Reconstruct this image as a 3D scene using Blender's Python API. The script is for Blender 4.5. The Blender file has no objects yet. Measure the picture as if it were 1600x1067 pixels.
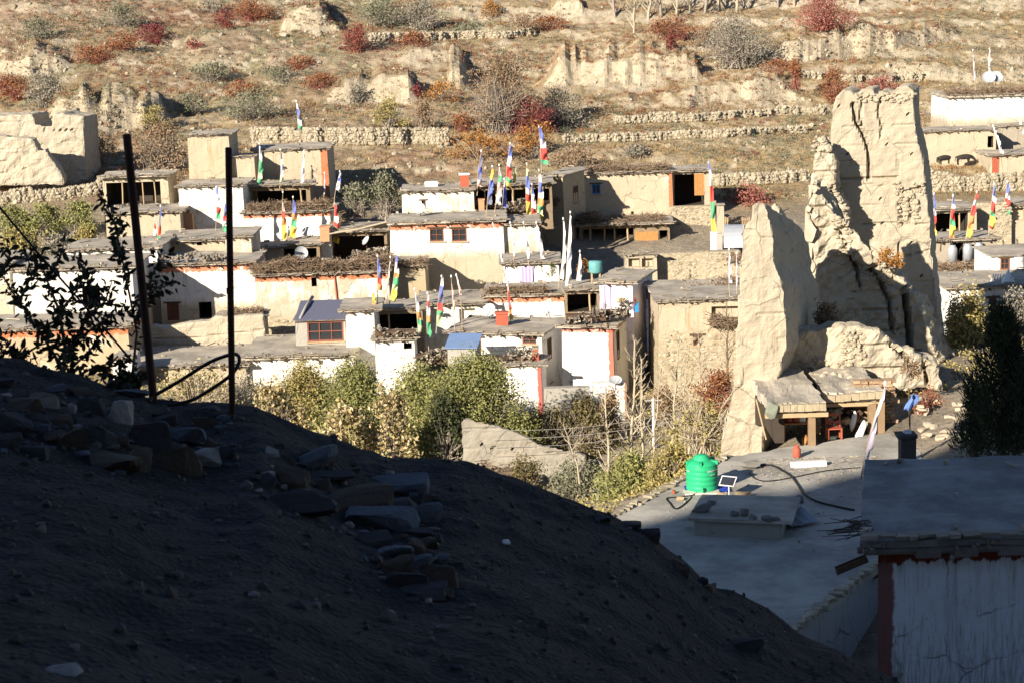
import bpy, bmesh, math, random
import numpy as np
from mathutils import Vector, Matrix, noise
R = math.radians
random.seed(7); RNG = np.random.default_rng(11)
SC = bpy.context.scene; COL = SC.collection
# ------------------------------------------------------------------ camera, world, sun, exposure
F = 3000.0; PITCH = R(10.5); ROLL = R(1.8)
fw = Vector((0, math.cos(PITCH), -math.sin(PITCH))); r0 = Vector((1, 0, 0)); u0 = Vector((0, math.sin(PITCH), math.cos(PITCH)))
rt = r0*math.cos(ROLL) - u0*math.sin(ROLL); up = u0*math.cos(ROLL) + r0*math.sin(ROLL)
cam = bpy.data.objects.new('camera', bpy.data.cameras.new('camera')); COL.objects.link(cam)
cam.matrix_world = Matrix((( rt.x, up.x, -fw.x, 0), (rt.y, up.y, -fw.y, 0), (rt.z, up.z, -fw.z, 0), (0, 0, 0, 1)))
cam.data.sensor_width = 36; cam.data.lens = F/1600*36; cam.data.clip_end = 1500; cam.data.clip_start = .2
cam.data.dof.use_dof = True; cam.data.dof.focus_distance = 112; cam.data.dof.aperture_fstop = 7.0
SC.camera = cam
SUN_AZ = R(38); SUN_EL = R(22)       # the sun stands behind the camera, to the left
tosun = Vector((-math.sin(SUN_AZ)*math.cos(SUN_EL), -math.cos(SUN_AZ)*math.cos(SUN_EL), math.sin(SUN_EL)))
w = bpy.data.worlds.new('World'); SC.world = w; w.use_nodes = True
nt = w.node_tree; bg = nt.nodes['Background']
sky = nt.nodes.new('ShaderNodeTexSky'); sky.sky_type = 'NISHITA'; sky.sun_disc = False
sky.sun_elevation = SUN_EL; sky.sun_rotation = math.atan2(tosun.x, tosun.y); sky.altitude = 3500
sky.dust_density = .6
nt.links.new(sky.outputs[0], bg.inputs[0]); bg.inputs[1].default_value = .068
sun = bpy.data.objects.new('sun', bpy.data.lights.new('sun', 'SUN')); COL.objects.link(sun)
sun.data.energy = 5; sun.data.angle = R(.5); sun.data.color = (1, .885, .715)
sun.rotation_euler = tosun.to_track_quat('Z', 'Y').to_euler()
SC.view_settings.view_transform = 'Standard'; SC.view_settings.look = 'None'; SC.view_settings.gamma = 1
SC.view_settings.exposure = 1.02; SC.view_settings.use_curve_mapping = False
SC.cycles.max_bounces = 5; SC.cycles.diffuse_bounces = 3
# ------------------------------------------------------------------ pixel <-> world
def ray(px, py):
    return (rt*((px-800)/F) - up*((py-533.5)/F) + fw)
def at(px, py, Y):
    d = ray(px, py); return d*(Y/d.y)
def on_z(px, py, z):
    d = ray(px, py); return d*(z/d.z)
def proj(p):
    p = Vector(p); k = p.dot(fw); return 800+F*p.dot(rt)/k, 533.5-F*p.dot(up)/k
def hit(px, py, Yexp=None, tol=5):
    d = ray(px, py).normalized()
    ok, loc, n, i, o, m = SC.ray_cast(bpy.context.evaluated_depsgraph_get(), d*24, d)
    if ok and (Yexp is None or abs(loc.y-Yexp) < tol): return loc.copy()
    return at(px, py, Yexp if Yexp else 150)
# ------------------------------------------------------------------ numpy noise
def _h(ix, iy, iz, s):
    n = (ix*374761393 + iy*668265263 + iz*2147483647 + s*974711) & 0x7fffffff
    n = ((n ^ (n >> 13))*1274126177) & 0x7fffffff
    n = (n ^ (n >> 16)) & 0xffff
    return n/65535.0*2-1
def vnoise(P, s=0):
    P = np.asarray(P, float); i = np.floor(P).astype(np.int64); f = P-i; f = f*f*(3-2*f); out = 0
    for a in (0, 1):
        for b in (0, 1):
            for c in (0, 1):
                wgt = (f[..., 0] if a else 1-f[..., 0])*(f[..., 1] if b else 1-f[..., 1])*(f[..., 2] if c else 1-f[..., 2])
                out = out + wgt*_h(i[..., 0]+a, i[..., 1]+b, i[..., 2]+c, s)
    return out
def fbm(P, sc=1.0, oct=4, s=0):
    P = np.asarray(P, float)*sc; o = 0; a = .5
    for k in range(oct):
        o = o + a*vnoise(P, s+k); P = P*2.03+3.1; a *= .5
    return o
# ------------------------------------------------------------------ materials
MC = {}
def nodes(name):
    m = bpy.data.materials.new(name); m.use_nodes = True; t = m.node_tree
    b = t.nodes['Principled BSDF']; b.inputs['Roughness'].default_value = .9
    b.inputs['Specular IOR Level'].default_value = .2
    return m, t, b
def N(t, typ, **kw):
    n = t.nodes.new(typ)
    for k, v in kw.items():
        if k in n.inputs.keys(): n.inputs[k].default_value = v
        else: setattr(n, k, v)
    return n
def noi(t, coord, scale, detail=5, rough=.6):
    n = N(t, 'ShaderNodeTexNoise', Scale=scale, Detail=detail, Roughness=rough); t.links.new(coord, n.inputs['Vector']); return n.outputs['Fac']
def ramp(t, fac, stops):
    r = t.nodes.new('ShaderNodeValToRGB'); el = r.color_ramp.elements
    while len(el) < len(stops): el.new(.5)
    for e, (p, c) in zip(el, stops): e.position = p; e.color = (*c, 1) if len(c) == 3 else c
    t.links.new(fac, r.inputs[0]); return r.outputs[0]
def mix(t, fac, a, b, bt='MIX'):
    m = t.nodes.new('ShaderNodeMix'); m.data_type = 'RGBA'; m.blend_type = bt
    for s, v in ((m.inputs['Factor'], fac), (m.inputs[6], a), (m.inputs[7], b)):
        if isinstance(v, (int, float)): s.default_value = v
        elif isinstance(v, tuple): s.default_value = (*v, 1)
        else: t.links.new(v, s)
    return m.outputs[2]
def mth(t, op, a, b=None, c=None):
    m = N(t, 'ShaderNodeMath', operation=op)
    for s, v in zip(m.inputs, (a, b, c)):
        if v is None: continue
        if isinstance(v, (int, float)): s.default_value = v
        else: t.links.new(v, s)
    return m.outputs[0]
def sstep(t, v, lo, hi):
    m = N(t, 'ShaderNodeMapRange', interpolation_type='SMOOTHSTEP'); t.links.new(v, m.inputs[0])
    m.inputs[1].default_value = lo; m.inputs[2].default_value = hi; return m.outputs[0]
def bump(t, b, h, strength=.4, dist=.05):
    n = N(t, 'ShaderNodeBump', Strength=strength, Distance=dist); t.links.new(h, n.inputs['Height']); t.links.new(n.outputs[0], b.inputs['Normal'])
def plain(name, c, rough=.85, var=.25, scale=6, metal=0, bmp=.3):
    if name in MC: return MC[name]
    m, t, b = nodes(name); tc = N(t, 'ShaderNodeTexCoord').outputs['Object']
    f = noi(t, tc, scale)
    col = mix(t, f, tuple(x*(1-var) for x in c), tuple(min(1, x*(1+var)) for x in c))
    t.links.new(col, b.inputs['Base Color']); b.inputs['Roughness'].default_value = rough; b.inputs['Metallic'].default_value = metal
    if bmp: bump(t, b, noi(t, tc, scale*5), bmp, .02)
    MC[name] = m; return m
def leafmat(name, cols, trans=0):
    if name in MC: return MC[name]
    m, t, b = nodes(name); g = N(t, 'ShaderNodeNewGeometry')
    col = ramp(t, g.outputs['Random Per Island'], [(i/max(1, len(cols)-1), c) for i, c in enumerate(cols)])
    t.links.new(col, b.inputs['Base Color']); b.inputs['Roughness'].default_value = .7
    MC[name] = m; return m
def wallmat(name, mud=(.45, .395, .30), white=0.0, fade=None, band=0, edge=0, streak=.5, whitec=(.76, .74, .69), courses=.0, orange=.4, bandc=(.46, .15, .065), grey=0, stone=0, stripe=.9):
    """Mud plaster; white = how much whitewash, fade = metres below the top where it wears off, band = ochre band depth below the top, edge = ochre band at x<edge."""
    if name in MC: return MC[name]
    m, t, b = nodes(name); tc = N(t, 'ShaderNodeTexCoord').outputs['Object']
    sp = N(t, 'ShaderNodeSeparateXYZ'); t.links.new(tc, sp.inputs[0]); X, Z = sp.outputs[0], sp.outputs[2]
    mp = N(t, 'ShaderNodeMapping'); mp.inputs['Scale'].default_value = (3.2, 3.2, .28); t.links.new(tc, mp.inputs[0])
    n1 = noi(t, tc, .7, 6); n2 = noi(t, tc, 3.5, 5); st = noi(t, mp.outputs[0], 1.0, 5); n3 = noi(t, tc, 14, 4)
    col = mix(t, n1, tuple(x*.86 for x in mud), tuple(min(1, x*1.12) for x in mud))
    col = mix(t, mth(t, 'MULTIPLY', sstep(t, st, .52, .75), orange), col, (.50, .25, .11))
    col = mix(t, mth(t, 'MULTIPLY', sstep(t, n2, .5, .75), .35), col, tuple(x*.72 for x in mud))
    if stone:
        mps = N(t, 'ShaderNodeMapping'); mps.inputs['Scale'].default_value = (1, 1, 1.9); dn = N(t, 'ShaderNodeTexNoise', Scale=2.0); t.links.new(tc, dn.inputs[0]); tcs = mix(t, .12, tc, dn.outputs['Color'], 'ADD'); t.links.new(tcs, mps.inputs[0])
        v = N(t, 'ShaderNodeTexVoronoi', Scale=4.6, feature='DISTANCE_TO_EDGE'); t.links.new(mps.outputs[0], v.inputs['Vector'])
        v2 = N(t, 'ShaderNodeTexVoronoi', Scale=4.6); t.links.new(mps.outputs[0], v2.inputs['Vector'])
        sc = ramp(t, noi(t, v2.outputs['Position'], 7, 1), [(.3, (.30, .25, .17)), (.7, (.52, .46, .34))])
        sc = mix(t, sstep(t, v.outputs['Distance'], .0, .09), (.30, .24, .16), sc)
        zs = sstep(t, mth(t, 'ADD', Z, mth(t, 'MULTIPLY', n1, 1.6)), -stone+.9, -stone+.3)
        col = mix(t, mth(t, 'MULTIPLY', zs, .85), col, sc)
    if white > 0:
        k = mth(t, 'ADD', mth(t, 'MULTIPLY', n1, .9), mth(t, 'MULTIPLY', st, .55))
        wmask = sstep(t, k, 1.0-white*.88, 1.2-white*.74)
        if fade:
            zf = sstep(t, mth(t, 'ADD', Z, mth(t, 'MULTIPLY', st, 1.5)), -fade+.35, -fade+1.35)
            wmask = mth(t, 'MULTIPLY', wmask, zf)
        wc = mix(t, mth(t, 'MULTIPLY', sstep(t, st, .5, .8), streak), whitec, tuple(x*.62+.1 for x in mud))
        if grey: wc = mix(t, mth(t, 'MULTIPLY', sstep(t, noi(t, mp.outputs[0], 3.4, 7, .7), .5, .8), grey), wc, (.30, .29, .25)); wc = mix(t, mth(t, 'MULTIPLY', sstep(t, mth(t, 'ADD', noi(t, mp.outputs[0], 6, 5, .7), mth(t, 'MULTIPLY', Z, -.07)), .62, .85), grey), wc, (.20, .2, .16))
        col = mix(t, wmask, col, wc)
    dr = mth(t, 'MULTIPLY', sstep(t, st, .54, .72), sstep(t, mth(t, 'ADD', Z, mth(t, 'MULTIPLY', n2, .9)), -1.0, .25)); col = mix(t, mth(t, 'MULTIPLY', dr, .45), col, (.25, .205, .15))
    if band:
        zb = mth(t, 'ADD', Z, mth(t, 'MULTIPLY', mth(t, 'SUBTRACT', st, .5), .7*min(1, band*2)))
        bm = sstep(t, zb, -band-.03, -band+.03)
        wear = sstep(t, noi(t, tc, 2.2, 5), .36, .46)
        col = mix(t, mth(t, 'MULTIPLY', mth(t, 'MULTIPLY', bm, wear), stripe), col, bandc)
    if edge:
        xe = mth(t, 'ADD', X, mth(t, 'MULTIPLY', mth(t, 'SUBTRACT', n2, .5), .25))
        em = sstep(t, xe, edge+.04, edge-.04) if edge > 0 else sstep(t, xe, -edge-.04, -edge+.04)
        em = mth(t, 'MULTIPLY', em, mth(t, 'LESS_THAN', sp.outputs[1], .16))
        col = mix(t, mth(t, 'MULTIPLY', em, .9), col, bandc)
    col = mix(t, mth(t, 'MULTIPLY', sstep(t, n3, .55, .8), .22), col, tuple(x*.5 for x in mud))
    t.links.new(col, b.inputs['Base Color'])
    ck = N(t, 'ShaderNodeTexVoronoi', Scale=.55, feature='DISTANCE_TO_EDGE'); dn2 = N(t, 'ShaderNodeTexNoise', Scale=1.7, Detail=5.0); t.links.new(tc, dn2.inputs[0]); t.links.new(mix(t, .4, tc, dn2.outputs['Color'], 'ADD'), ck.inputs['Vector'])
    ckm = mth(t, 'MULTIPLY', sstep(t, ck.outputs['Distance'], .016, .004), sstep(t, n1, .42, .55)); col = mix(t, mth(t, 'MULTIPLY', ckm, .6), col, tuple(x*.35 for x in mud)); t.links.new(col, b.inputs['Base Color'])
    h = mth(t, 'SUBTRACT', mth(t, 'ADD', n2, mth(t, 'MULTIPLY', n3, .4)), ckm)
    if courses:
        br = N(t, 'ShaderNodeTexBrick', Scale=1.0); br.inputs['Brick Width'].default_value = .55; br.inputs['Row Height'].default_value = .2; br.inputs['Mortar Size'].default_value = .012
        mp2 = N(t, 'ShaderNodeMapping'); mp2.inputs['Rotation'].default_value = (R(90), 0, 0); t.links.new(tc, mp2.inputs[0]); t.links.new(mp2.outputs[0], br.inputs[0])
        h = mth(t, 'SUBTRACT', h, mth(t, 'MULTIPLY', br.outputs['Fac'], courses))
    bump(t, b, h, .45, .06)
    MC[name] = m; return m
def mudroof(name, c, sc=1.0):
    m, t, b = nodes(name); tc = N(t, 'ShaderNodeTexCoord').outputs['Object']; a = noi(t, tc, .45*sc, 6, .65); f = noi(t, tc, 3.2*sc, 6, .7); g_ = noi(t, tc, 16*sc, 4, .7)
    mp = N(t, 'ShaderNodeMapping'); mp.inputs['Scale'].default_value = (.35, 2.4, 1); mp.inputs['Rotation'].default_value = (0, 0, .25); t.links.new(tc, mp.inputs[0]); w_ = noi(t, mp.outputs[0], 1.2*sc, 5, .65)
    col = mix(t, sstep(t, a, .36, .64), tuple(x*.66 for x in c), tuple(x*1.15 for x in c)); col = mix(t, mth(t, 'MULTIPLY', sstep(t, w_, .5, .7), .45), col, tuple(x*.66 for x in c))
    col = mix(t, mth(t, 'MULTIPLY', sstep(t, f, .52, .72), .55), col, (c[0]*1.25, c[1]*1.2, c[2]*1.12)); col = mix(t, mth(t, 'MULTIPLY', sstep(t, g_, .56, .72), .45), col, tuple(x*.5 for x in c))
    t.links.new(col, b.inputs['Base Color']); b.inputs['Roughness'].default_value = .95; bump(t, b, mth(t, 'ADD', f, mth(t, 'MULTIPLY', g_, .35)), .4, .04); return m
M_roof = mudroof('roof_mud', (.44, .395, .33))
M_litter = leafmat('roof_litter', [(.16, .13, .10), (.34, .29, .22), (.46, .41, .34), (.22, .17, .12)])
M_roofd = plain('roof_slate', (.26, .22, .175), .9, .4, 4)
M_wood = plain('old_wood', (.26, .18, .11), .8, .35, 5)
M_woodp = plain('pale_wood', (.42, .31, .19), .8, .3, 5)
M_woodd = plain('dark_wood', (.10, .065, .045), .8, .35, 5)
M_orange = plain('orange_planks', (.45, .22, .08), .75, .35, 4)
M_brown = plain('brown_paint', (.16, .07, .045), .6, .3, 5)
M_redp = plain('red_paint', (.38, .10, .06), .6, .25, 5)
M_blue = plain('blue_paint', (.03, .22, .50), .5, .2, 5)
M_teal = plain('teal_paint', (.12, .32, .33), .6, .3, 5)
M_white = plain('white_paint', (.8, .79, .77), .7, .08, 5)
M_lilac = plain('lilac_cloth', (.50, .38, .68), .8, .12, 3)
M_grey = plain('cement', (.36, .345, .32), .9, .15, 2)
M_tin = plain('tin_sheet', (.42, .45, .50), .45, .12, 2, metal=.3)
M_bluetin = plain('blue_tin_sheet', (.16, .24, .42), .5, .15, 2)
M_dish = plain('dish_paint', (.40, .43, .46), .5, .1, 3)
M_black = plain('black_rubber', (.02, .02, .022), .5, .3, 5)
M_rust = plain('rusty_iron', (.075, .035, .025), .75, .5, 12)
M_twig = leafmat('brush_twigs', [(.11, .075, .05), (.20, .14, .09), (.28, .21, .15), (.16, .11, .08)])
M_log = leafmat('firewood', [(.17, .14, .11), (.30, .26, .21), (.40, .36, .30), (.22, .17, .12)])
M_stone = leafmat("field_stones", [(.25, .21, .15), (.34, .295, .22), (.44, .39, .30), (.30, .26, .19)])
M_bark = plain('pale_bark', (.40, .345, .26), .9, .25, 3)
M_barkd = plain('dark_bark', (.16, .12, .085), .9, .3, 3)
M_greyt = plain('grey_twigs', (.30, .26, .22), .9, .3, 3)
M_redt = plain('red_twigs', (.26, .10, .075), .9, .3, 3)
m, t, b = nodes('window_glass'); b.inputs['Base Color'].default_value = (.03, .035, .04, 1); b.inputs['Roughness'].default_value = .12; b.inputs['Specular IOR Level'].default_value = .5; M_glass = m
M_dark = plain('dark_wood_and_shade', (.06, .048, .038), .9, .3, 5)  # near-black, paints the shade inside openings and the shed; also dark wood
FL = {'b': (.13, .17, .48), 'w': (.80, .79, .78), 'r': (.55, .07, .06), 'g': (.09, .34, .18), 'y': (.78, .60, .10), 'v': (.60, .53, .68), 'k': (.16, .16, .24), 'o': (.60, .27, .10), 'p': (.66, .44, .40), 's': (.48, .50, .58), 'l': (.48, .56, .34)}
M_flag = {k: plain('flag_'+n, FL[k], .8, .12, 3, bmp=0) for k, n in zip('bwrgyvkopsl', 'blue white red green yellow lilac navy orange pink grey lime'.split())}
# ------------------------------------------------------------------ object helpers
def tag(o, label=None, cat=None, group=None, kind=None):
    for k, v in (('label', label), ('category', cat), ('group', group), ('kind', kind)):
        if v: o[k] = v
    return o
def thing(name, loc, label, cat, group=None, rz=0):
    o = bpy.data.objects.new(name, None); COL.objects.link(o); o.location = loc; o.rotation_euler = (0, 0, rz); o.empty_display_size = .2
    return tag(o, label, cat, group)
def link(name, me, parent=None, loc=(0, 0, 0), rot=(0, 0, 0)):
    o = bpy.data.objects.new(name, me); COL.objects.link(o); o.location = loc; o.rotation_euler = rot
    if parent: o.parent = parent
    return o
def mesh_np(name, V, Fs, mats, mi=None, smooth=False):
    me = bpy.data.meshes.new(name); V = np.ascontiguousarray(V, dtype=np.float32); Fs = np.ascontiguousarray(Fs, dtype=np.int32)
    k = Fs.shape[1]; me.vertices.add(len(V)); me.vertices.foreach_set('co', V.ravel())
    me.loops.add(Fs.size); me.loops.foreach_set('vertex_index', Fs.ravel())
    me.polygons.add(len(Fs)); me.polygons.foreach_set('loop_start', np.arange(0, Fs.size, k, dtype=np.int32))
    for x in (mats if isinstance(mats, (list, tuple)) else [mats]): me.materials.append(x)
    if mi is not None: me.polygons.foreach_set('material_index', np.asarray(mi, dtype=np.int32))
    me.polygons.foreach_set('use_smooth', np.full(len(Fs), smooth)); me.update(calc_edges=True); return me
class G:
    def __init__(s): s.v = []; s.f = []; s.m = []
    def quad(s, a, b, c, d, m=0):
        n = len(s.v); s.v += [a, b, c, d]; s.f.append((n, n+1, n+2, n+3)); s.m.append(m)
    def box(s, c, size, rot=None, m=0, jit=0):
        n = len(s.v); h = [x/2 for x in size]
        for i in range(8):
            p = Vector(((1 if i & 1 else -1)*h[0], (1 if i & 2 else -1)*h[1], (1 if i & 4 else -1)*h[2]))
            if jit: p += Vector((random.uniform(-jit, jit)*size[0], random.uniform(-jit, jit)*size[1], random.uniform(-jit, jit)*size[2]))
            if rot is not None: p = rot @ p
            s.v.append((p.x+c[0], p.y+c[1], p.z+c[2]))
        for f in ((0, 2, 3, 1), (4, 5, 7, 6), (0, 1, 5, 4), (2, 6, 7, 3), (0, 4, 6, 2), (1, 3, 7, 5)):
            s.f.append(tuple(n+i for i in f)); s.m.append(m)
        return s
    def tube(s, pts, rad, n=5, m=0):
        pts = [Vector(p) for p in pts]
        if not isinstance(rad, (list, tuple)): rad = [rad]*len(pts)
        base = len(s.v)
        for i, p in enumerate(pts):
            d = (pts[min(i+1, len(pts)-1)]-pts[max(i-1, 0)]).normalized()
            a = d.orthogonal().normalized() if abs(d.z) > .9 else d.cross(Vector((0, 0, 1))).normalized()
            c = d.cross(a)
            for k in range(n):
                q = p+(a*math.cos(k*2*math.pi/n)+c*math.sin(k*2*math.pi/n))*rad[i]; s.v.append(tuple(q))
        for i in range(len(pts)-1):
            for k in range(n):
                k2 = (k+1) % n; s.f.append((base+i*n+k, base+i*n+k2, base+(i+1)*n+k2, base+(i+1)*n+k)); s.m.append(m)
        s.f.append(tuple(base+k for k in range(n))[::-1]); s.m.append(m)
        e = base+(len(pts)-1)*n; s.f.append(tuple(e+k for k in range(n))); s.m.append(m); return s
    def lathe(s, prof, n=24, c=(0, 0, 0), m=0):
        base = len(s.v)
        for r, z in prof:
            for k in range(n): a = k*2*math.pi/n; s.v.append((c[0]+r*math.cos(a), c[1]+r*math.sin(a), c[2]+z))
        for i in range(len(prof)-1):
            for k in range(n):
                k2 = (k+1) % n; s.f.append((base+i*n+k, base+i*n+k2, base+(i+1)*n+k2, base+(i+1)*n+k)); s.m.append(m)
        return s
    def build(s, name, mats, parent=None, loc=(0, 0, 0), smooth=False, rot=(0, 0, 0)):
        me = bpy.data.meshes.new(name); me.from_pydata(s.v, [], s.f)
        for x in (mats if isinstance(mats, (list, tuple)) else [mats]): me.materials.append(x)
        me.polygons.foreach_set('material_index', s.m)
        if smooth: me.polygons.foreach_set('use_smooth', [True]*len(s.f))
        me.update(); return link(name, me, parent, loc, rot)
def unit(n):
    v = RNG.normal(size=(n, 3)); return v/np.linalg.norm(v, axis=1, keepdims=True)
def leaf_mesh(name, C, size, mats, mi=None, aspect=.55, flat=None):
    """rhombic leaves at the points C"""
    n = len(C); u = unit(n); r = unit(n)
    v = np.cross(u, r); v /= np.linalg.norm(v, axis=1, keepdims=True)+1e-9
    s = (np.asarray(size)*RNG.uniform(.6, 1.3, n))[:, None] if np.ndim(size) == 0 else np.asarray(size)[:, None]
    V = np.stack([C+u*s*.5, C+v*s*.5*aspect, C-u*s*.5, C-v*s*.5*aspect], 1).reshape(-1, 3)
    return mesh_np(name, V, np.arange(4*n).reshape(n, 4), mats, mi)
def stick_mesh(name, A, B, ra, rb, mats, mi=None):
    """triangular prisms from A to B (n,3), radii (n,)"""
    n = len(A); d = B-A; d = d/(np.linalg.norm(d, axis=1, keepdims=True)+1e-9)
    r = unit(n); a = np.cross(d, r); a /= np.linalg.norm(a, axis=1, keepdims=True)+1e-9; c = np.cross(d, a)
    vs = []
    for P, rad in ((A, ra), (B, rb)):
        rad = np.broadcast_to(np.asarray(rad, float), (n,))[:, None]
        for k in range(3): vs.append(P+(a*math.cos(k*2.0944)+c*math.sin(k*2.0944))*rad)
    V = np.stack(vs, 1).reshape(-1, 3); b = np.arange(n)[:, None]*6
    Fs = np.concatenate([b+np.array([[0, 1, 4, 3]]), b+np.array([[1, 2, 5, 4]]), b+np.array([[2, 0, 3, 5]])], 1).reshape(-1, 4)
    cap = np.concatenate([b+np.array([[3, 4, 5, 3]])], 1)
    if mi is not None: mi = np.repeat(mi, 3)
    return mesh_np(name, V, Fs, mats, mi)
_ico = None
def rock_verts():
    global _ico
    if _ico is None:
        bm = bmesh.new(); bmesh.ops.create_icosphere(bm, subdivisions=1, radius=1); bm.verts.ensure_lookup_table()
        _ico = (np.array([v.co[:] for v in bm.verts]), np.array([[v.index for v in f.verts] for f in bm.faces])); bm.free()
    return _ico
def rocks_mesh(name, C, S, mats):
    """many joined low stones: centres C (n,3), sizes S (n,3)"""
    v, f = rock_verts(); n = len(C)
    V = np.repeat(v[None], n, 0)*RNG.uniform(.72, 1.2, (n, 12 if len(v) == 12 else len(v), 1))
    V = V*np.asarray(S)[:, None, :]; a = RNG.uniform(0, 6.28, n); ca, sa = np.cos(a)[:, None], np.sin(a)[:, None]
    V = np.stack([V[..., 0]*ca-V[..., 1]*sa, V[..., 0]*sa+V[..., 1]*ca, V[..., 2]], -1)+np.asarray(C)[:, None, :]
    Fs = (f[None]+np.arange(n)[:, None, None]*len(v)).reshape(-1, 3)
    return mesh_np(name, V.reshape(-1, 3), Fs, mats)
# ------------------------------------------------------------------ the ground beyond the mound: one sheet
KPX = np.array([-700, -200, 200, 500, 800, 1100, 1400, 1700, 2400], float)
KROW = [(15, 'z', [-9]*7), (40, 'z', [-16, -16, -17, -18, -19, -19, -18]), (50, 'z', [-18, -18, -19, -19.8, -20.2, -20.2, -18.2]), (60, 'z', [-20, -20, -21, -21.5, -20.5, -17.8, -16.2]),
        (75, 'z', [-21.5, -22, -22.5, -22.7, -19.4, -16.9, -15.8]), (95, 'z', [-21, -22.5, -24.5, -25, -24, -18, -18]),
        (108, 'p', [605, 605, 630, 645, 625, 575, 575]), (118, 'p', [565, 565, 570, 585, 565, 505, 495]), (128, 'p', [545, 520, 520, 520, 500, 445, 440]),
        (138, 'p', [440, 440, 440, 440, 432, 402, 400]), (150, 'p', [350, 350, 355, 350, 352, 335, 335]), (160, 'p', [300, 292, 292, 288, 302, 292, 288]),
        (172, 'p', [255, 240, 228, 232, 242, 244, 244]), (185, 'p', [195, 178, 186, 192, 188, 202, 198]), (200, 'p', [128, 122, 132, 142, 128, 138, 142]),
        (214, 'p', [72, 66, 76, 86, 78, 78, 86]), (228, 'p', [26, 23, 31, 39, 37, 37, 46]), (245, 'p', [-30]*7), (300, 'p', [-200]*7), (430, 'p', [-430]*7)]
KY = np.array([r[0] for r in KROW], float); KZ = []
for Yk, k, vals in KROW:
    vals = [vals[0]]+list(vals)+[vals[-1]]
    KZ.append([v if k == 'z' else at(px, v, Yk).z for px, v in zip(np.clip(KPX, -200, 1800), vals)])
KZ = np.array(KZ)
def ground_z(x, y, detail=True):
    x = np.asarray(x, float); y = np.asarray(y, float); u = 800+x/np.maximum(y, 1)*F
    P = np.stack([x, y, np.zeros_like(x)], -1)
    mask = np.clip((y-157)/8, 0, 1)*np.clip((246-y)/10, 0, 1)*(.42+.56*np.clip((u-620)/250, 0, 1))
    q = y+5*fbm(P, .035, 3, 5); per = 7.5; k = np.floor(q/per); f = q/per-k
    g = np.where(f < .72, f*.28, .2016+(f-.72)/.28*.7984)
    ye = y+mask*(g-f)*per*.95
    i = np.clip(np.searchsorted(KY, ye)-1, 0, len(KY)-2); ty = np.clip((ye-KY[i])/(KY[i+1]-KY[i]), 0, 1)
    uu = np.clip(u, KPX[0], KPX[-1]); j = np.clip(np.searchsorted(KPX, uu)-1, 0, len(KPX)-2); tx = (uu-KPX[j])/(KPX[j+1]-KPX[j])
    z = (KZ[i, j]*(1-tx)+KZ[i, j+1]*tx)*(1-ty)+(KZ[i+1, j]*(1-tx)+KZ[i+1, j+1]*tx)*ty
    hm = np.clip((y-155)/10, 0, 1)
    z = z+hm*(1.5*fbm(P, .07, 3, 1)*(.4+.6*(1-np.clip((u-600)/300, 0, 1)))+.5*fbm(P, .35, 3, 2)+.30*fbm(P, 1.05, 3, 4))+(1-hm)*.16*fbm(P, .5, 3, 3)
    return z
def gpos(px, py, y0=100, y1=262):
    Yv = np.arange(y0, y1, .2); d = ray(px, py); k = Yv/d.y; zr = k*d.z; gz = ground_z(k*d.x, Yv); i = np.argmax(gz >= zr)
    return d*(Yv[i]/d.y) if gz[i] >= zr[i] else at(px, py, y1)
ground_base = ground_z
BANKS = [  # mud banks cut into the slope: (photo px, py at the foot, py at the top)
 [(838, 140, 136), (860, 138, 112), (885, 136, 84), (935, 136, 86), (970, 132, 80), (1000, 130, 72), (1040, 126, 82), (1066, 124, 88), (1086, 122, 92), (1096, 120, 118)],
 [(1200, 104, 100), (1218, 100, 70), (1262, 100, 60), (1330, 92, 53), (1400, 82, 45), (1460, 70, 41), (1486, 62, 44), (1500, 60, 58)],
 [(1075, 164, 160), (1092, 162, 140), (1150, 160, 128), (1222, 156, 121), (1242, 152, 132), (1254, 150, 148)],
 [(66, 205, 200), (88, 204, 172), (100, 204, 156), (150, 206, 150), (205, 208, 154), (225, 206, 166), (250, 196, 160), (262, 190, 186)],
 [(-20, 112, 108), (10, 116, 88), (40, 120, 80), (80, 116, 80), (104, 110, 92), (112, 108, 106)],
 [(510, 166, 162), (528, 165, 128), (580, 164, 119), (640, 162, 122), (654, 160, 156)], [(700, 140, 136), (708, 140, 96), (722, 138, 100), (742, 136, 130)],
 [(436, 52, 48), (452, 52, 18), (500, 52, 12), (528, 50, 34), (540, 48, 46)], [(862, 28, 26), (874, 28, 8), (905, 27, 8), (914, 26, 24)],
 [(900, 176, 172), (980, 172, 158), (1080, 170, 152), (1090, 168, 166)], [(1330, 128, 124), (1380, 126, 108), (1450, 122, 106), (1500, 120, 116)], [(600, 100, 98), (640, 98, 84), (700, 98, 84), (720, 96, 94)], [(290, 150, 148), (330, 148, 134), (400, 150, 134), (420, 150, 148)]]
BK = []
for L in BANKS:
    uu = []; yb = []; hh = []
    for px, pb, pt in L: P = gpos(px, pb); uu.append(800+P.x/P.y*F); yb.append(P.y); hh.append(max(0, (pb-pt)*P.y/F*.82-.25))
    BK.append((uu, yb, hh))
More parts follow.
